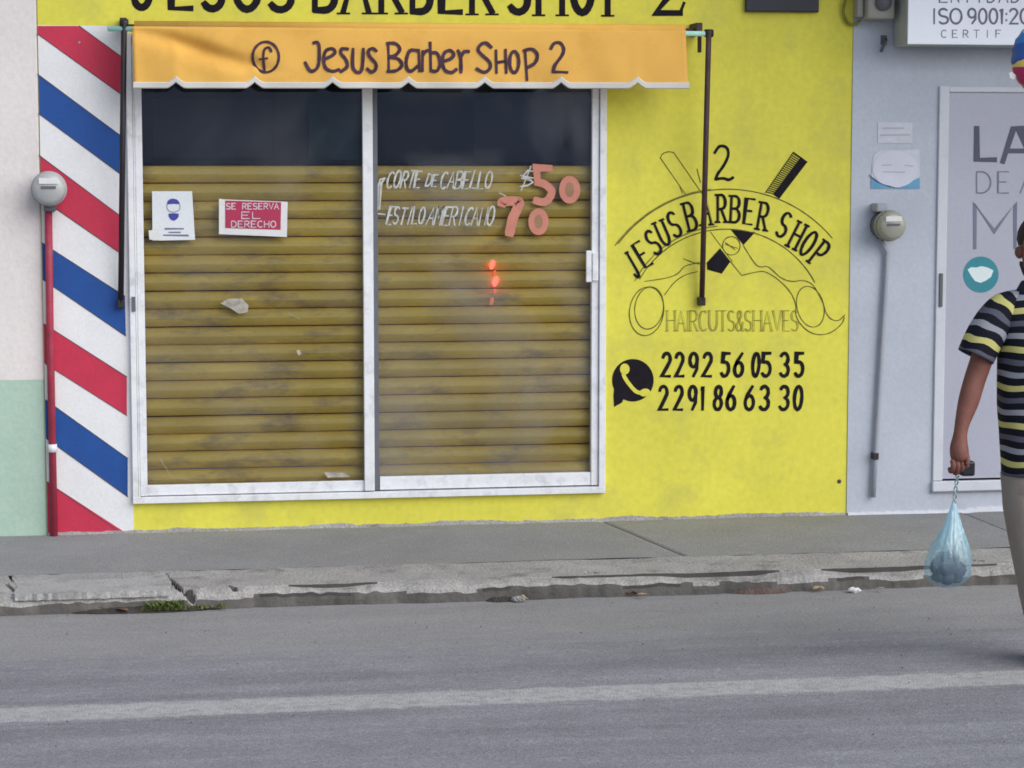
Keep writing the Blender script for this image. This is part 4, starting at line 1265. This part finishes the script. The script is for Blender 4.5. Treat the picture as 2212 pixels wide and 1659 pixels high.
# other arm lifted, holding the balloon string
sh2 = add(pp(2328, 668, .01), .058, che)
ua2 = add(pp(2362, 740, .0), .050, sh2)
el2 = add(pp(2385, 815, -.02), .042, ua2)
fb2 = add(pp(2372, 785, -.17), .032, el2)
wr2 = add(pp(2352, 755, -.24), .0245, fb2)
pm3 = add(pp(2345, 742, -.27), (.032, .024), wr2)
# legs
for sx, (k, kd), (a_, ad) in ((-1, ((2222, 1195), -.02), ((2246, 1380), .05)), (1, ((2290, 1205), -.08), ((2300, 1392), -.10))):
    hp = add(pp(2252 + sx * 44, 1035, 0), .080, pel)
    kn = add(pp(k[0] + 6, k[1], kd + .01), .048, hp)
    an = add(pp(*a_, ad), .042, kn)
    ft = add(pp(a_[0] - 2, a_[1] + 34, ad - .03), (.040, .03), an)
    to = add(pp(a_[0] - 6, a_[1] + 42, ad - .14), (.042, .022), ft)
PB = []
body = weld_skin('body', J, E, SKIN, None, 2, 0)
PB.append(body)
# fingers: four curled round the bag handle, thumb closing from the side; joined into the body mesh
def finger(base, pts, r):
    return base, pts, r
HJ, HE = [], []
fm = []
for hand_c, sgn_ in (((2072, 990), 1), ((2345, 742), -1)):
    for k, (du, ln) in enumerate(((-13, .92), (-4.5, 1.05), (4.5, 1.0), (12.5, .85))):
        if sgn_ == 1:
            b = pp(hand_c[0] + du * 1.15, hand_c[1] + 2, -.078)
            q = [b, b + Vector((0, -.016, -.026 * ln)), b + Vector((0, -.006, -.050 * ln)), b + Vector((0, .018, -.056 * ln)), b + Vector((0, .032, -.040 * ln))]
        else:
            b = pp(hand_c[0] + du * .5, hand_c[1], -.275) + Vector((0, 0, .010 * (k - 1.5)))
            q = [b, b + Vector((-.012, -.03, .002)), b + Vector((-.034, -.036, .0)), b + Vector((-.046, -.018, -.002)), b + Vector((-.036, -.004, -.004))]
        fm.append(weld_skin('finger', [(tuple(p), r) for p, r in zip(q, (.0125, .0125, .0115, .0105, .009))], [(i, i + 1) for i in range(4)], SKIN, None, 1))
    if sgn_ == 1:
        b = pp(2080, 974, -.075)
        q = [b, b + Vector((.012, -.016, -.018)), b + Vector((.012, -.026, -.040)), b + Vector((.002, -.032, -.054))]
    else:
        b = pp(2342, 738, -.27)
        q = [b, b + Vector((-.006, -.012, .024)), b + Vector((-.022, -.026, .030))]
    fm.append(weld_skin('thumb', [(tuple(p), r) for p, r in zip(q, (.0125, .0115, .010, .0085))], [(i, i + 1) for i in range(len(q) - 1)], SKIN, None, 1))
bmx = bmesh.new()
bmx.from_mesh(body.data)
for f_ in fm:
    bmx.from_mesh(f_.data)
bmx.to_mesh(body.data); bmx.free()
body.data.polygons.foreach_set("use_smooth", [True] * len(body.data.polygons))
for f_ in fm: bpy.data.objects.remove(f_)
# hair, eyebrows, eyes, beard, ears, mouth
HAIR = mat('dark_hair', (.03, .022, .022), .8, .6, 160, .3, 30)
hc_ = pp(2247, 514, .010)
vs, fs = [], []
NU, NV = 28, 14
rr = random.Random(5)
for j in range(NV + 1):
    for i in range(NU):
        th = math.pi * .60 * j / NV; ph = 2 * math.pi * i / NU
        d = Vector((math.sin(th) * math.cos(ph) * .088, math.sin(th) * math.sin(ph) * .104, math.cos(th) * .098))
        cut = 1.0
        front = max(0, -math.sin(ph))
        if front > .3 and th > .9: d *= (1 - .18 * (front - .3) * (th - .9) * 2.2)
        d *= 1 + rr.uniform(-.02, .02)
        vs.append(hc_ + d)
for j in range(NV):
    for i in range(NU):
        fs.append((j * NU + i, j * NU + (i + 1) % NU, (j + 1) * NU + (i + 1) % NU, (j + 1) * NU + i))
PB.append(mesh('hair', vs, fs, HAIR, None, True))
EYE_ = mat('eye_white', (.6, .58, .55), .3)
IRIS = mat('dark_iris', (.02, .015, .012), .2)
for du in (-17, 17):
    c = pp(2246 + du, 541, -.0850)
    e = lathe('eye', [(.001, -.008), (.006, -.006), (.0088, 0), (.006, .006), (.001, .008)], c, (0, -1, 0), EYE_, seg=12); PB.append(e)
    ir = lathe('iris', [(.001, 0), (.0048, 0), (.004, .001), (.001, .0012)], c + Vector((0, -.0074, 0)), (0, -1, 0), IRIS, e, seg=10)
    PB.append(tube('eyebrow', [pp(2246 + du - 10, 532, -.097), pp(2246 + du, 529, -.103), pp(2246 + du + 10, 532, -.097)], .004, HAIR, seg=6))
    PB.append(lathe('ear', [(.001, -.012), (.020, -.010), (.026, 0), (.020, .008), (.001, .004)], pp(2247 + (-45 if du < 0 else 45), 545, .005), (1 if du > 0 else -1, -.3, 0), SKIN, seg=14))
PB.append(tube('mouth', [pp(2232, 581, -.093), pp(2244, 580, -.101), pp(2256, 581, -.093)], .004, mat('lip_skin', (.25, .07, .07), .5), seg=6))
PB.append(tube('moustache', [pp(2226, 577, -.086), pp(2235, 571, -.101), pp(2244, 570, -.104), pp(2253, 571, -.101), pp(2262, 577, -.086)], .006, HAIR, seg=6))
vs, fs = [], []
hb = pp(2247, 560, -.012)
for j in range(11):
    for i in range(25):
        ph = math.radians(-190 + 200 * i / 24)
        t0_ = 95 + 26 * max(0, -math.sin(ph)) ** 3
        th = math.radians(t0_ + (168 - t0_) * j / 10)
        vs.append(hb + Vector((math.sin(th) * math.cos(ph) * .0755, math.sin(th) * math.sin(ph) * .100, math.cos(th) * .098)) * (1 + rr.uniform(-.015, .015)))
for j in range(10):
    for i in range(24):
        fs.append((j * 25 + i, j * 25 + i + 1, (j + 1) * 25 + i + 1, (j + 1) * 25 + i))
bd = mesh('beard', vs, fs, HAIR, None, True)
bd.modifiers.new('t', 'SOLIDIFY').thickness = .006
PB.append(bd)

def loft(name, rings, mt, parent=None, seg=40, fold=0.0, seed=0, attr='stripe'):
    """rings: (centre, axis a, axis b, ra, rb, stripe coordinate)"""
    vs, fs, sv = [], [], []
    rg = random.Random(seed)
    ph0 = [rg.uniform(0, 6) for _ in range(5)]
    for ri, (c, a, b, ra, rb, s_) in enumerate(rings):
        for k in range(seg):
            t = 2 * math.pi * k / seg
            f = 1 + fold * (math.sin(3 * t + ph0[0] + ri * .25) * .5 + math.sin(7 * t + ph0[1] - ri * .4) * .3 + math.sin(11 * t + ph0[2] + ri * .7) * .2)
            ct, st = math.cos(t), math.sin(t)
            vs.append(Vector(c) + Vector(a) * (ra * f * math.copysign(abs(ct) ** .9, ct)) + Vector(b) * (rb * f * math.copysign(abs(st) ** .9, st)))
            sv.append(s_ + .005 * math.sin(2 * t + ph0[3]) + .003 * math.sin(5 * t + ri * .5 + ph0[4]))
    for i in range(len(rings) - 1):
        for k in range(seg):
            k2 = (k + 1) % seg
            fs.append((i * seg + k, i * seg + k2, (i + 1) * seg + k2, (i + 1) * seg + k))
    o = mesh(name, vs, fs, mt, parent, True)
    at_ = o.data.attributes.new(attr, 'FLOAT', 'POINT')
    at_.data.foreach_set('value', sv)
    return o
def shirt_mat():
    M = bpy.data.materials.new('striped_jersey'); M.use_nodes = True
    t = M.node_tree; N, L = t.nodes, t.links
    P = N['Principled BSDF']; P.inputs['Roughness'].default_value = .85
    P.inputs['Specular IOR Level'].default_value = .2
    a = N.new('ShaderNodeAttribute'); a.attribute_name = 'stripe'
    d = N.new('ShaderNodeMath'); d.operation = 'DIVIDE'; d.inputs[1].default_value = .1515
    f = N.new('ShaderNodeMath'); f.operation = 'FRACT'
    cr = N.new('ShaderNodeValToRGB'); cr.color_ramp.interpolation = 'CONSTANT'
    els = [(0, (.55, .52, .19)), (.155, (.008, .009, .018)), (.33, (.10, .105, .14)), (.475, (.008, .009, .018)), (.65, (.30, .31, .36)), (.80, (.008, .009, .018))]
    cr.color_ramp.elements[0].position = 0; cr.color_ramp.elements[0].color = (*els[0][1], 1)
    cr.color_ramp.elements[1].position = els[1][0]; cr.color_ramp.elements[1].color = (*els[1][1], 1)
    for p, c in els[2:]:
        e = cr.color_ramp.elements.new(p); e.color = (*c, 1)
    L.new(a.outputs['Fac'], d.inputs[0]); L.new(d.outputs[0], f.inputs[0]); L.new(f.outputs[0], cr.inputs[0])
    nz = N.new('ShaderNodeTexNoise'); nz.inputs['Scale'].default_value = 300
    bp = N.new('ShaderNodeBump'); bp.inputs['Strength'].default_value = .2; bp.inputs['Distance'].default_value = .004
    L.new(nz.outputs[0], bp.inputs['Height']); L.new(bp.outputs[0], P.inputs['Normal'])
    L.new(cr.outputs[0], P.inputs['Base Color'])
    return M
SHM = shirt_mat()
XA, YAx = Vector((1, 0, 0)), Vector((0, 1, 0))
z_ref = pp(2170, 989).z        # top of a yellow stripe near the hem
def ring_t(u, v, ra, rb, d=0.0):
    c = pp(u, v, d)
    return (c, XA, YAx, ra, rb, (z_ref - c.z) + .1515 * 20)
rings = [ring_t(2249, 618, .060, .062, -.002), ring_t(2249, 624, .078, .072, 0), ring_t(2249, 634, .115, .085, .004), ring_t(2250, 648, .150, .10, .006), ring_t(2250, 664, .166, .112, .006)]
for v in np.linspace(690, 1024, 26):
    t = (v - 690) / 334
    rings.append(ring_t(2252, v, .172 + .006 * math.sin(t * 5), .122 + .012 * math.sin(t * 3.0), 0.0))
shirt = loft('shirt', rings, SHM, None, 48, .026, 3)
shirt.modifiers.new('t', 'SOLIDIFY').thickness = .003
PB.append(shirt)
def sleeve(pts, rs_, nm_, s0):
    rg_ = []
    P = smooth_line(pts, 8)
    n = len(P); Ls = 0
    for i, p in enumerate(P):
        d = (P[min(i + 1, n - 1)] - P[max(i - 1, 0)]).normalized()
        b = Vector((0, 1, 0)); b = (b - d * b.dot(d)).normalized(); a = d.cross(b)
        t = i / (n - 1)
        r = np.interp(t, [0, .3, .7, 1], rs_)
        if i: Ls += (p - P[i - 1]).length
        rg_.append((p, a, b, r, r * 1.02, s0 + Ls * .93))
    o = loft(nm_, rg_, SHM, None, 28, .02, 8)
    o.modifiers.new('t', 'SOLIDIFY').thickness = .003
    return o
PB.append(sleeve([pp(2215, 652, .01), pp(2168, 675, .01), pp(2132, 720, 0), pp(2108, 770, -.005)], (.05, .074, .072, .070), 'sleeve', .078 + .1515 * 9))
PB.append(sleeve([pp(2285, 652, .01), pp(2332, 675, .01), pp(2366, 725, 0), pp(2386, 775, -.01)], (.05, .074, .072, .070), 'sleeve', .078 + .1515 * 9))
NAVYC = mat('navy_collar_cloth', (.014, .016, .032), .85, .1, 200)
cl = []
for v, ra, rb, d in ((608, .070, .068, -.006), (612, .076, .074, -.008), (628, .092, .085, -.006), (640, .104, .092, -.004)):
    c = pp(2249, v, d); cl.append((c, XA, YAx, ra, rb, 0))
co_ = loft('collar', cl, NAVYC, None, 32, .02, 2); co_.modifiers.new('t', 'SOLIDIFY').thickness = .004
PB.append(co_)
TROU = mat('taupe_trousers_cloth', (.29, .245, .215), .9, .15, 150, .07, 6)
wst = [ring_t(2252, 990, .166, .118), ring_t(2254, 1030, .170, .125), ring_t(2255, 1062, .165, .125), ring_t(2255, 1085, .14, .115)]
PB.append(loft('trousers', wst, TROU, None, 40, .012, 6))
for sx, path, ds in ((-1, [(2212, 1022, .090), (2218, 1100, .090), (2230, 1195, .080), (2242, 1290, .073), (2254, 1350, .069), (2262, 1412, .068)], (0, 0, -.01, .02, .04, .05)),
                     (1, [(2296, 1022, .090), (2296, 1110, .088), (2296, 1200, .080), (2300, 1300, .073), (2302, 1360, .070), (2303, 1416, .069)], (0, -.02, -.07, -.08, -.09, -.10))):
    rg_ = []
    for i in range(26):
        t = i / 25 * (len(path) - 1); a_ = min(int(t), len(path) - 2); f_ = t - a_
        u = path[a_][0] * (1 - f_) + path[a_ + 1][0] * f_; v = path[a_][1] * (1 - f_) + path[a_ + 1][1] * f_
        r = path[a_][2] * (1 - f_) + path[a_ + 1][2] * f_; d = ds[a_] * (1 - f_) + ds[a_ + 1] * f_
        rg_.append((pp(u, v, d), XA, YAx, r, r * 1.08, 0))
    PB.append(loft('trouser_leg', rg_, TROU, None, 30, .035, 7 + sx))
    c = pp(path[-1][0], path[-1][1], ds[-1])
    sh_j = [((c.x, c.y + .04, .045), (.042, .042)), ((c.x, c.y - .03, .048), (.044, .046)), ((c.x - .004, c.y - .12, .034), (.046, .032)), ((c.x - .006, c.y - .19, .028), (.036, .024))]
    PB.append(weld_skin('shoe', sh_j, [(0, 1), (1, 2), (2, 3)], BLKM, None, 2))
adopt(person, *PB)

# black phone held against the bag handle
ph_c = pp(2091, 1011, -.072)
phn = box('phone', ph_c.x - .034, ph_c.x + .022, ph_c.y - .026, ph_c.y + .012, ph_c.z - .030, ph_c.z + .030, mat('black_glossy_case', (.012, .014, .02), .35), bev=.009)
tag(phn, 'small black pouch held in the hand above the blue bag', 'pouch')

# plastic bag
def bag_mat():
    M = bpy.data.materials.new('thin_blue_plastic'); M.use_nodes = True
    t = M.node_tree; N, L = t.nodes, t.links; N.clear()
    out = N.new('ShaderNodeOutputMaterial')
    df = N.new('ShaderNodeBsdfDiffuse'); df.inputs[0].default_value = (.52, .82, .94, 1)
    tl = N.new('ShaderNodeBsdfTranslucent'); tl.inputs[0].default_value = (.55, .85, .95, 1)
    gl = N.new('ShaderNodeBsdfGlossy'); gl.inputs['Roughness'].default_value = .25
    tr = N.new('ShaderNodeBsdfTransparent'); tr.inputs[0].default_value = (.86, .92, .97, 1)
    a = N.new('ShaderNodeMixShader'); a.inputs[0].default_value = .45
    b = N.new('ShaderNodeMixShader'); b.inputs[0].default_value = .16
    c = N.new('ShaderNodeMixShader'); c.inputs[0].default_value = .5
    L.new(df.outputs[0], a.inputs[1]); L.new(tl.outputs[0], a.inputs[2])
    L.new(a.outputs[0], b.inputs[1]); L.new(gl.outputs[0], b.inputs[2])
    L.new(b.outputs[0], c.inputs[1]); L.new(tr.outputs[0], c.inputs[2])
    at2 = N.new('ShaderNodeAttribute'); at2.attribute_name = 'stretch'
    nz = N.new('ShaderNodeTexNoise'); nz.inputs['Scale'].default_value = 9; nz.inputs['Detail'].default_value = 2
    mr = N.new('ShaderNodeMath'); mr.operation = 'MULTIPLY_ADD'; mr.inputs[1].default_value = .35
    L.new(nz.outputs[0], mr.inputs[0]); L.new(at2.outputs['Fac'], mr.inputs[2])
    cl_ = N.new('ShaderNodeMapRange'); cl_.inputs[1].default_value = .38; cl_.inputs[2].default_value = .72; cl_.inputs[3].default_value = .28; cl_.inputs[4].default_value = .78
    L.new(mr.outputs[0], cl_.inputs[0]); L.new(cl_.outputs[0], c.inputs[0])
    tcb = N.new('ShaderNodeTexCoord'); mpb = N.new('ShaderNodeMapping'); mpb.inputs['Scale'].default_value = (1, 1, .35)
    vb = N.new('ShaderNodeTexNoise'); vb.inputs['Scale'].default_value = 18; vb.inputs['Detail'].default_value = 2; vb.inputs['Distortion'].default_value = 1.5
    bpb = N.new('ShaderNodeBump'); bpb.inputs['Strength'].default_value = .5; bpb.inputs['Distance'].default_value = .02
    L.new(tcb.outputs['Object'], mpb.inputs[0]); L.new(mpb.outputs[0], vb.inputs[0]); L.new(vb.outputs[0], bpb.inputs['Height'])
    for n_ in (df, tl, gl): L.new(bpb.outputs[0], n_.inputs['Normal'])
    L.new(c.outputs[0], out.inputs[0])
    return M
BAGM = bag_mat()
bp_ = lambda u, v, d=0.0: at(u, v, YP - .065 + d)
prof_b = [(2061, 1083, 4), (2060, 1100, 9), (2058, 1131, 20), (2055, 1160, 33), (2052, 1182, 44), (2049, 1205, 51), (2048, 1223, 54), (2048, 1240, 52), (2048, 1253, 45), (2047, 1263, 30), (2046, 1269, 12), (2046, 1270, 1)]
P2 = [Vector(p) for p in prof_b]
fine_ = smooth_line(P2, 5)
vs, fs = [], []
SG_ = 72
rg = random.Random(9)
cre = [(rg.uniform(0, 2 * math.pi), rg.uniform(.04, .12), rg.uniform(.06, .16)) for _ in range(16)]
for i, p in enumerate(fine_):
    c = bp_(p.x, p.y)
    R_ = max(p.z, .5) / FPX * (YP - CAM.y) / cy
    tt = i / (len(fine_) - 1)
    for k in range(SG_):
        a = 2 * math.pi * k / SG_
        f = 1.0
        for (c0, wdt, dp) in cre:
            dd = abs((a - c0 - .5 * tt + math.pi) % (2 * math.pi) - math.pi)
            f -= dp * math.exp(-(dd / wdt) ** 2) * (1 - .75 * tt)
        f += .03 * math.sin(5 * a + 9 * tt) * tt + .02 * math.sin(13 * a - 7 * tt)
        vs.append(c + Vector((math.cos(a) * R_ * f, math.sin(a) * R_ * f * .72, 0)))
for i in range(len(fine_) - 1):
    for k in range(SG_):
        fs.append((i * SG_ + k, i * SG_ + (k + 1) % SG_, (i + 1) * SG_ + (k + 1) % SG_, (i + 1) * SG_ + k))
bag = thing('plastic_bag', 'full thin blue plastic bag hanging from a hand by its twisted neck', 'bag', bp_(2048, 1269))
BK = [mesh('bag_film', vs, fs, BAGM, None, True)]
_a = BK[0].data.attributes.new('stretch', 'FLOAT', 'POINT')
_a.data.foreach_set('value', [i / (len(fine_) - 1) for i in range(len(fine_)) for k in range(SG_)])
tw = []
for k in range(2):
    pts = []
    for i in range(22):
        t = i / 21
        c = bp_(2068 - 7 * t, 1028 + 58 * t)
        a = t * 12 + k * math.pi
        pts.append(c + Vector((math.cos(a) * .006, math.sin(a) * .006, 0)))
    BK.append(tube('twisted_handle', pts, .0032, mat('grey_green_twisted_film', (.30, .42, .42), .5), seg=6))
CONT = mat('dark_indigo_contents', (.045, .04, .07), .7, .2, 40, .5, 18)
for (u, v, r, sx_) in ((2026, 1226, 20, 1), (2070, 1231, 22, .8), (2046, 1246, 18, 1.2), (2038, 1204, 13, 1.3), (2064, 1208, 12, .8), (2049, 1227, 24, 1), (2030, 1246, 15, 1.2), (2066, 1249, 13, 1.1), (2052, 1196, 8, 1)):
    c = bp_(u, v)
    q = r / FPX * (YP - CAM.y) / cy
    bm = bmesh.new()
    bmesh.ops.create_icosphere(bm, subdivisions=2, radius=q)
    for q_ in bm.verts:
        f = 1 + random.uniform(-.16, .16)
        q_.co = Vector((q_.co.x * sx_ * f, q_.co.y * f, q_.co.z * f)) + c
    BK.append(bmobj('packed_item', bm, CONT, None, True))
adopt(bag, *BK)

# balloon on a string
def balloon_mat():
    M = bpy.data.materials.new('printed_foil'); M.use_nodes = True
    t = M.node_tree; N, L = t.nodes, t.links
    P = N['Principled BSDF']; P.inputs['Roughness'].default_value = .28
    tc = N.new('ShaderNodeTexCoord'); sx = N.new('ShaderNodeSeparateXYZ')
    nz = N.new('ShaderNodeTexNoise'); nz.inputs['Scale'].default_value = 9; nz.inputs['Detail'].default_value = 3
    L.new(tc.outputs['Object'], nz.inputs[0]); L.new(tc.outputs['Object'], sx.inputs[0])
    m1 = N.new('ShaderNodeMath'); m1.operation = 'MULTIPLY_ADD'; m1.inputs[1].default_value = .10; 
    L.new(nz.outputs[0], m1.inputs[0]); L.new(sx.outputs['Z'], m1.inputs[2])
    # add a slant so that the colour field dips towards the rim
    m2 = N.new('ShaderNodeMath'); m2.operation = 'MULTIPLY_ADD'; m2.inputs[1].default_value = -.45
    L.new(sx.outputs['X'], m2.inputs[0]); L.new(m1.outputs[0], m2.inputs[2])
    cxy = N.new('ShaderNodeCombineXYZ'); L.new(sx.outputs['X'], cxy.inputs[0]); L.new(sx.outputs['Z'], cxy.inputs[1])
    ln = N.new('ShaderNodeVectorMath'); ln.operation = 'LENGTH'; L.new(cxy.outputs[0], ln.inputs[0])
    rim = N.new('ShaderNodeMapRange'); rim.inputs[1].default_value = .118; rim.inputs[2].default_value = .134; rim.inputs[3].default_value = 0; rim.inputs[4].default_value = -.25
    L.new(ln.outputs['Value'], rim.inputs[0])
    low = N.new('ShaderNodeMath'); low.operation = 'LESS_THAN'; low.inputs[1].default_value = -.035; L.new(sx.outputs['Z'], low.inputs[0])
    rl = N.new('ShaderNodeMath'); rl.operation = 'MULTIPLY'; L.new(rim.outputs[0], rl.inputs[0]); L.new(low.outputs[0], rl.inputs[1])
    sm_ = N.new('ShaderNodeMath'); sm_.operation = 'ADD'; L.new(m2.outputs[0], sm_.inputs[0]); L.new(rl.outputs[0], sm_.inputs[1])
    mr = N.new('ShaderNodeMapRange'); mr.inputs[1].default_value = -.10; mr.inputs[2].default_value = .22
    L.new(sm_.outputs[0], mr.inputs[0])
    cr = N.new('ShaderNodeValToRGB'); cr.color_ramp.interpolation = 'CONSTANT'
    E_ = cr.color_ramp.elements
    E_[0].position = 0; E_[0].color = (.45, .02, .10, 1)
    E_[1].position = .30; E_[1].color = (.75, .30, .06, 1)
    for p, c in ((.42, (.70, .55, .12)), (.60, (.015, .07, .30)), (.80, (.03, .16, .42)), (.93, (.15, .50, .55))):
        e = E_.new(p); e.color = (*c, 1)
    L.new(mr.outputs[0], cr.inputs[0]); L.new(cr.outputs[0], P.inputs['Base Color'])
    return M
bc = at(2266, 126, YP - .12)
br_ = 87 / FPX * (bc.y - CAM.y) / cy
bal = thing('balloon', 'round blue and orange foil balloon at the top right edge', 'balloon', bc)
vs, fs = [], []
NU, NV = 64, 32
for j in range(NV + 1):
    th = math.pi * j / NV
    for i in range(NU):
        ph = 2 * math.pi * i / NU
        rim = abs(math.cos(th))
        puck = 1 + .025 * math.sin(ph * 22) * max(0, 1 - rim * 3)
        vs.append(Vector((math.sin(th) * math.cos(ph) * br_ * puck, -math.cos(th) * br_ * .55, math.sin(th) * math.sin(ph) * br_ * puck)))
for j in range(NV):
    for i in range(NU):
        fs.append((j * NU + i, j * NU + (i + 1) % NU, (j + 1) * NU + (i + 1) % NU, (j + 1) * NU + i))
bo = mesh('foil', vs, fs, balloon_mat(), bal, True)
knot = pp(2345, 742, -.30)
tail = tube('string', smooth_line([bc + Vector((0, 0, -br_)), bc + Vector((.03, -.02, -br_ - .3)), bc.lerp(knot, .6) + Vector((.02, 0, 0)), knot], 6), .0016, PLW, seg=5)
adopt(bal, tail)
lathe_n = flat('white_tab', [(2180, 158), (2186, 155), (2195, 163), (2190, 172), (2182, 168)], YP - .13, PLW, None, .006)
adopt(bal, lathe_n)

# ------------------------------------------------------------------ litter along the gutter
LEAF = [mat('dry_tan_leaf', (.42, .30, .19), .8, .2, 80, .2, 30), mat('brown_leaf', (.16, .09, .06), .8, .2, 80, .2, 30), mat('pale_leaf', (.50, .42, .34), .8, .2, 80, .2, 30)]
def leaf(u, v, size, k, label, z=.012, rot=None):
    c = gr(u, v, z)
    rg = random.Random(int(u * 7 + v))
    L_, W_ = size, size * .42
    pts = [(-.5, 0), (-.25, .36), (.1, .45), (.4, .2), (.5, 0), (.35, -.22), (.05, -.42), (-.3, -.3)]
    a = rot if rot is not None else rg.uniform(-.6, .6)
    vs = [(0, 0, .012)]
    for x, y in pts:
        X_, Y_ = x * L_, y * W_ * 1.6
        vs.append((X_ * math.cos(a) - Y_ * math.sin(a), X_ * math.sin(a) + Y_ * math.cos(a), rg.uniform(.0, .014) + abs(y) * .02))
    n = len(pts)
    o = mesh('dry_leaf', [Vector(q) for q in vs], [(0, 1 + i, 1 + (i + 1) % n) for i in range(n)], LEAF[k])
    o.location = (c.x, c.y, z - .003)
    o.modifiers.new('t', 'SOLIDIFY').thickness = .002
    return tag(o, label, 'leaf', 'dry leaves along the kerb')
for (cx, cyy, s_, k, lb) in ((1000, 372, .05, 0, 'tan dry leaf at the kerb foot, leftmost of the close trio on reddish soil'), (1038, 380, .055, 2, 'pale dry leaf at the kerb foot, middle of the close trio'),
                             (1068, 366, .045, 0, 'tan dry leaf at the kerb foot, rightmost of the close trio'), (1190, 374, .05, 1, 'dark brown leaf just right of the leaf trio by the kerb'),
                             (1345, 380, .06, 0, 'lone tan leaf between the leaf trio and the white crumpled scrap'), (1605, 381, .05, 2, 'pale dry leaf near the kerb, left of the blue bag'),
                             (92, 418, .06, 0, 'tan leaf in the gutter near the middle of the kerb'), (598, 407, .05, 0, 'small tan leaf in the gutter beside dark crumbs'),
                             (560, 398, .06, 1, 'dark brown leaf against the kerb, left of the leaf trio')):
    u, v = C8((cx, cyy))
    leaf(u, v, s_, k, lb)
for (cx, cyy, s_, lb) in ((300, 462, .07, 'brown leaf at the far left of the gutter weeds'), (360, 450, .06, 'second brown leaf from the left, left of the weeds'), (430, 462, .07, 'brown leaf left of the pale stick by the weeds'), (515, 468, .06, 'brown leaf directly left of the green weeds')):
    u, v = C7((cx, cyy))
    leaf(u, v, s_, 1, lb)
def scrap(u, v, size, label, mt, seed, z=.02):
    bm = bmesh.new()
    bmesh.ops.create_icosphere(bm, subdivisions=3, radius=size / 2)
    rg = random.Random(seed)
    for q in bm.verts:
        f = 1 + rg.uniform(-.28, .22)
        q.co = Vector((q.co.x * f * 1.3, q.co.y * f, q.co.z * f * .55))
    o = bmobj('litter_scrap', bm, mt)
    c = gr(u, v, z)
    o.location = (c.x, c.y, .004 + size * .2)
    return tag(o, label, 'litter')
scrap(*C7((2030, 398)), .10, 'crumpled white plastic scrap on the kerb edge below the window', PLW, 1)
scrap(*C8((1495, 374)), .045, 'small white crumpled scrap by the kerb, left of the blue bag', PLW, 2)
scrap(*C7((2185, 412)), .05, 'small grey crumpled scrap right of the white plastic on the kerb edge', CONC, 3)
# soil pockets at the kerb foot and weeds
SOIL = mat('reddish_kerb_soil', (.13, .085, .075), .95, .6, 60, .3, 12)
SOILD = mat('dark_kerb_soil', (.05, .045, .038), .95, .6, 60, .3, 12)
def soil(u0, u1, v, mt, seed):
    a, b = gr(u0, v, 0), gr(u1, v, 0)
    n = 40; vs, fs = [], []
    rg = random.Random(seed)
    for i in range(n + 1):
        t = i / n; x = a.x + (b.x - a.x) * t; e = math.sin(math.pi * t) ** .5
        y0 = Y_KERB + .02
        for yy, zz in ((y0 + .02, .045 * e), (y0 - .012, .028 * e), (y0 - .035 * e - .005, .012 * e + .004), (y0 - .06 * e - .008, .002)):
            vs.append((x, yy + rg.uniform(-.003, .003), zz + rg.uniform(-.002, .002) * e))
    for i in range(n):
        for j in range(3):
            k = i * 4 + j
            fs.append((k, k + 4, k + 5, k + 1))
    o = mesh('kerb_soil', vs, fs, mt, None, False)
    o['kind'] = 'stuff'; o['label'] = 'loose soil gathered at the foot of the kerb'
    return o
soil(*[C8((930, 0))[0], C8((1215, 0))[0]], 1270, SOIL, 1)
soil(150, 480, 1312, SOILD, 2)
soil(1040, 1110, 1292, SOILD, 3)
WEED = [mat('green_weed', (.11, .15, .035), .8, 0, 60, .3, 40), mat('olive_weed', (.12, .13, .045), .8, 0, 60, .3, 40)]
vs, fs = [], []
me_i = []
for i in range(420):
    u = random.choice([random.gauss(352, 20), random.gauss(372, 16), random.uniform(330, 490)])
    c = gr(u, 1316 - (u - 330) * .03, .0)
    y = Y_KERB + random.uniform(-.045, .02)
    h = random.uniform(.008, .035) * (1.2 if u < 395 else .6)
    a = random.uniform(0, 6.28); ln = random.uniform(.4, 1.2) * h
    w_ = random.uniform(.003, .007)
    dx, dy = math.cos(a), math.sin(a)
    k = len(vs)
    vs += [(c.x - dy * w_, y + dx * w_, .012), (c.x + dy * w_, y - dx * w_, .012), (c.x + dx * ln * .6 + dy * w_ * .8, y + dy * ln * .6 - dx * w_, .012 + h * .8), (c.x + dx * ln, y + dy * ln, .012 + h)]
    fs += [(k, k + 1, k + 2), (k, k + 2, k + 3)]
    me_i += [int(u > 395)] * 2
wd = mesh('kerb_weeds', vs, fs, WEED[0])
wd.data.materials.append(WEED[1])
wd.data.polygons.foreach_set('material_index', me_i)
wd['kind'] = 'stuff'; wd['label'] = 'low green weeds growing at the foot of the kerb'
# small stones and grit on the road
vs, fs = [], []
for i in range(90):
    u, v = random.uniform(-20, 2230), random.choice([random.uniform(1290, 1420), random.uniform(1300, 1655)])
    c = gr(u, v, .0)
    r = random.uniform(.0015, .0045)
    k = len(vs)
    vs += [(c.x - r, c.y, .005), (c.x, c.y - r, .005), (c.x + r, c.y, .005), (c.x, c.y + r, .005), (c.x + r * .2, c.y, .005 + r * 1.1)]
    fs += [(k, k + 1, k + 4), (k + 1, k + 2, k + 4), (k + 2, k + 3, k + 4), (k + 3, k, k + 4)]
gt = mesh('road_grit', vs, fs, DARKG)
gt['kind'] = 'stuff'; gt['label'] = 'fine grit scattered over the gutter and road'
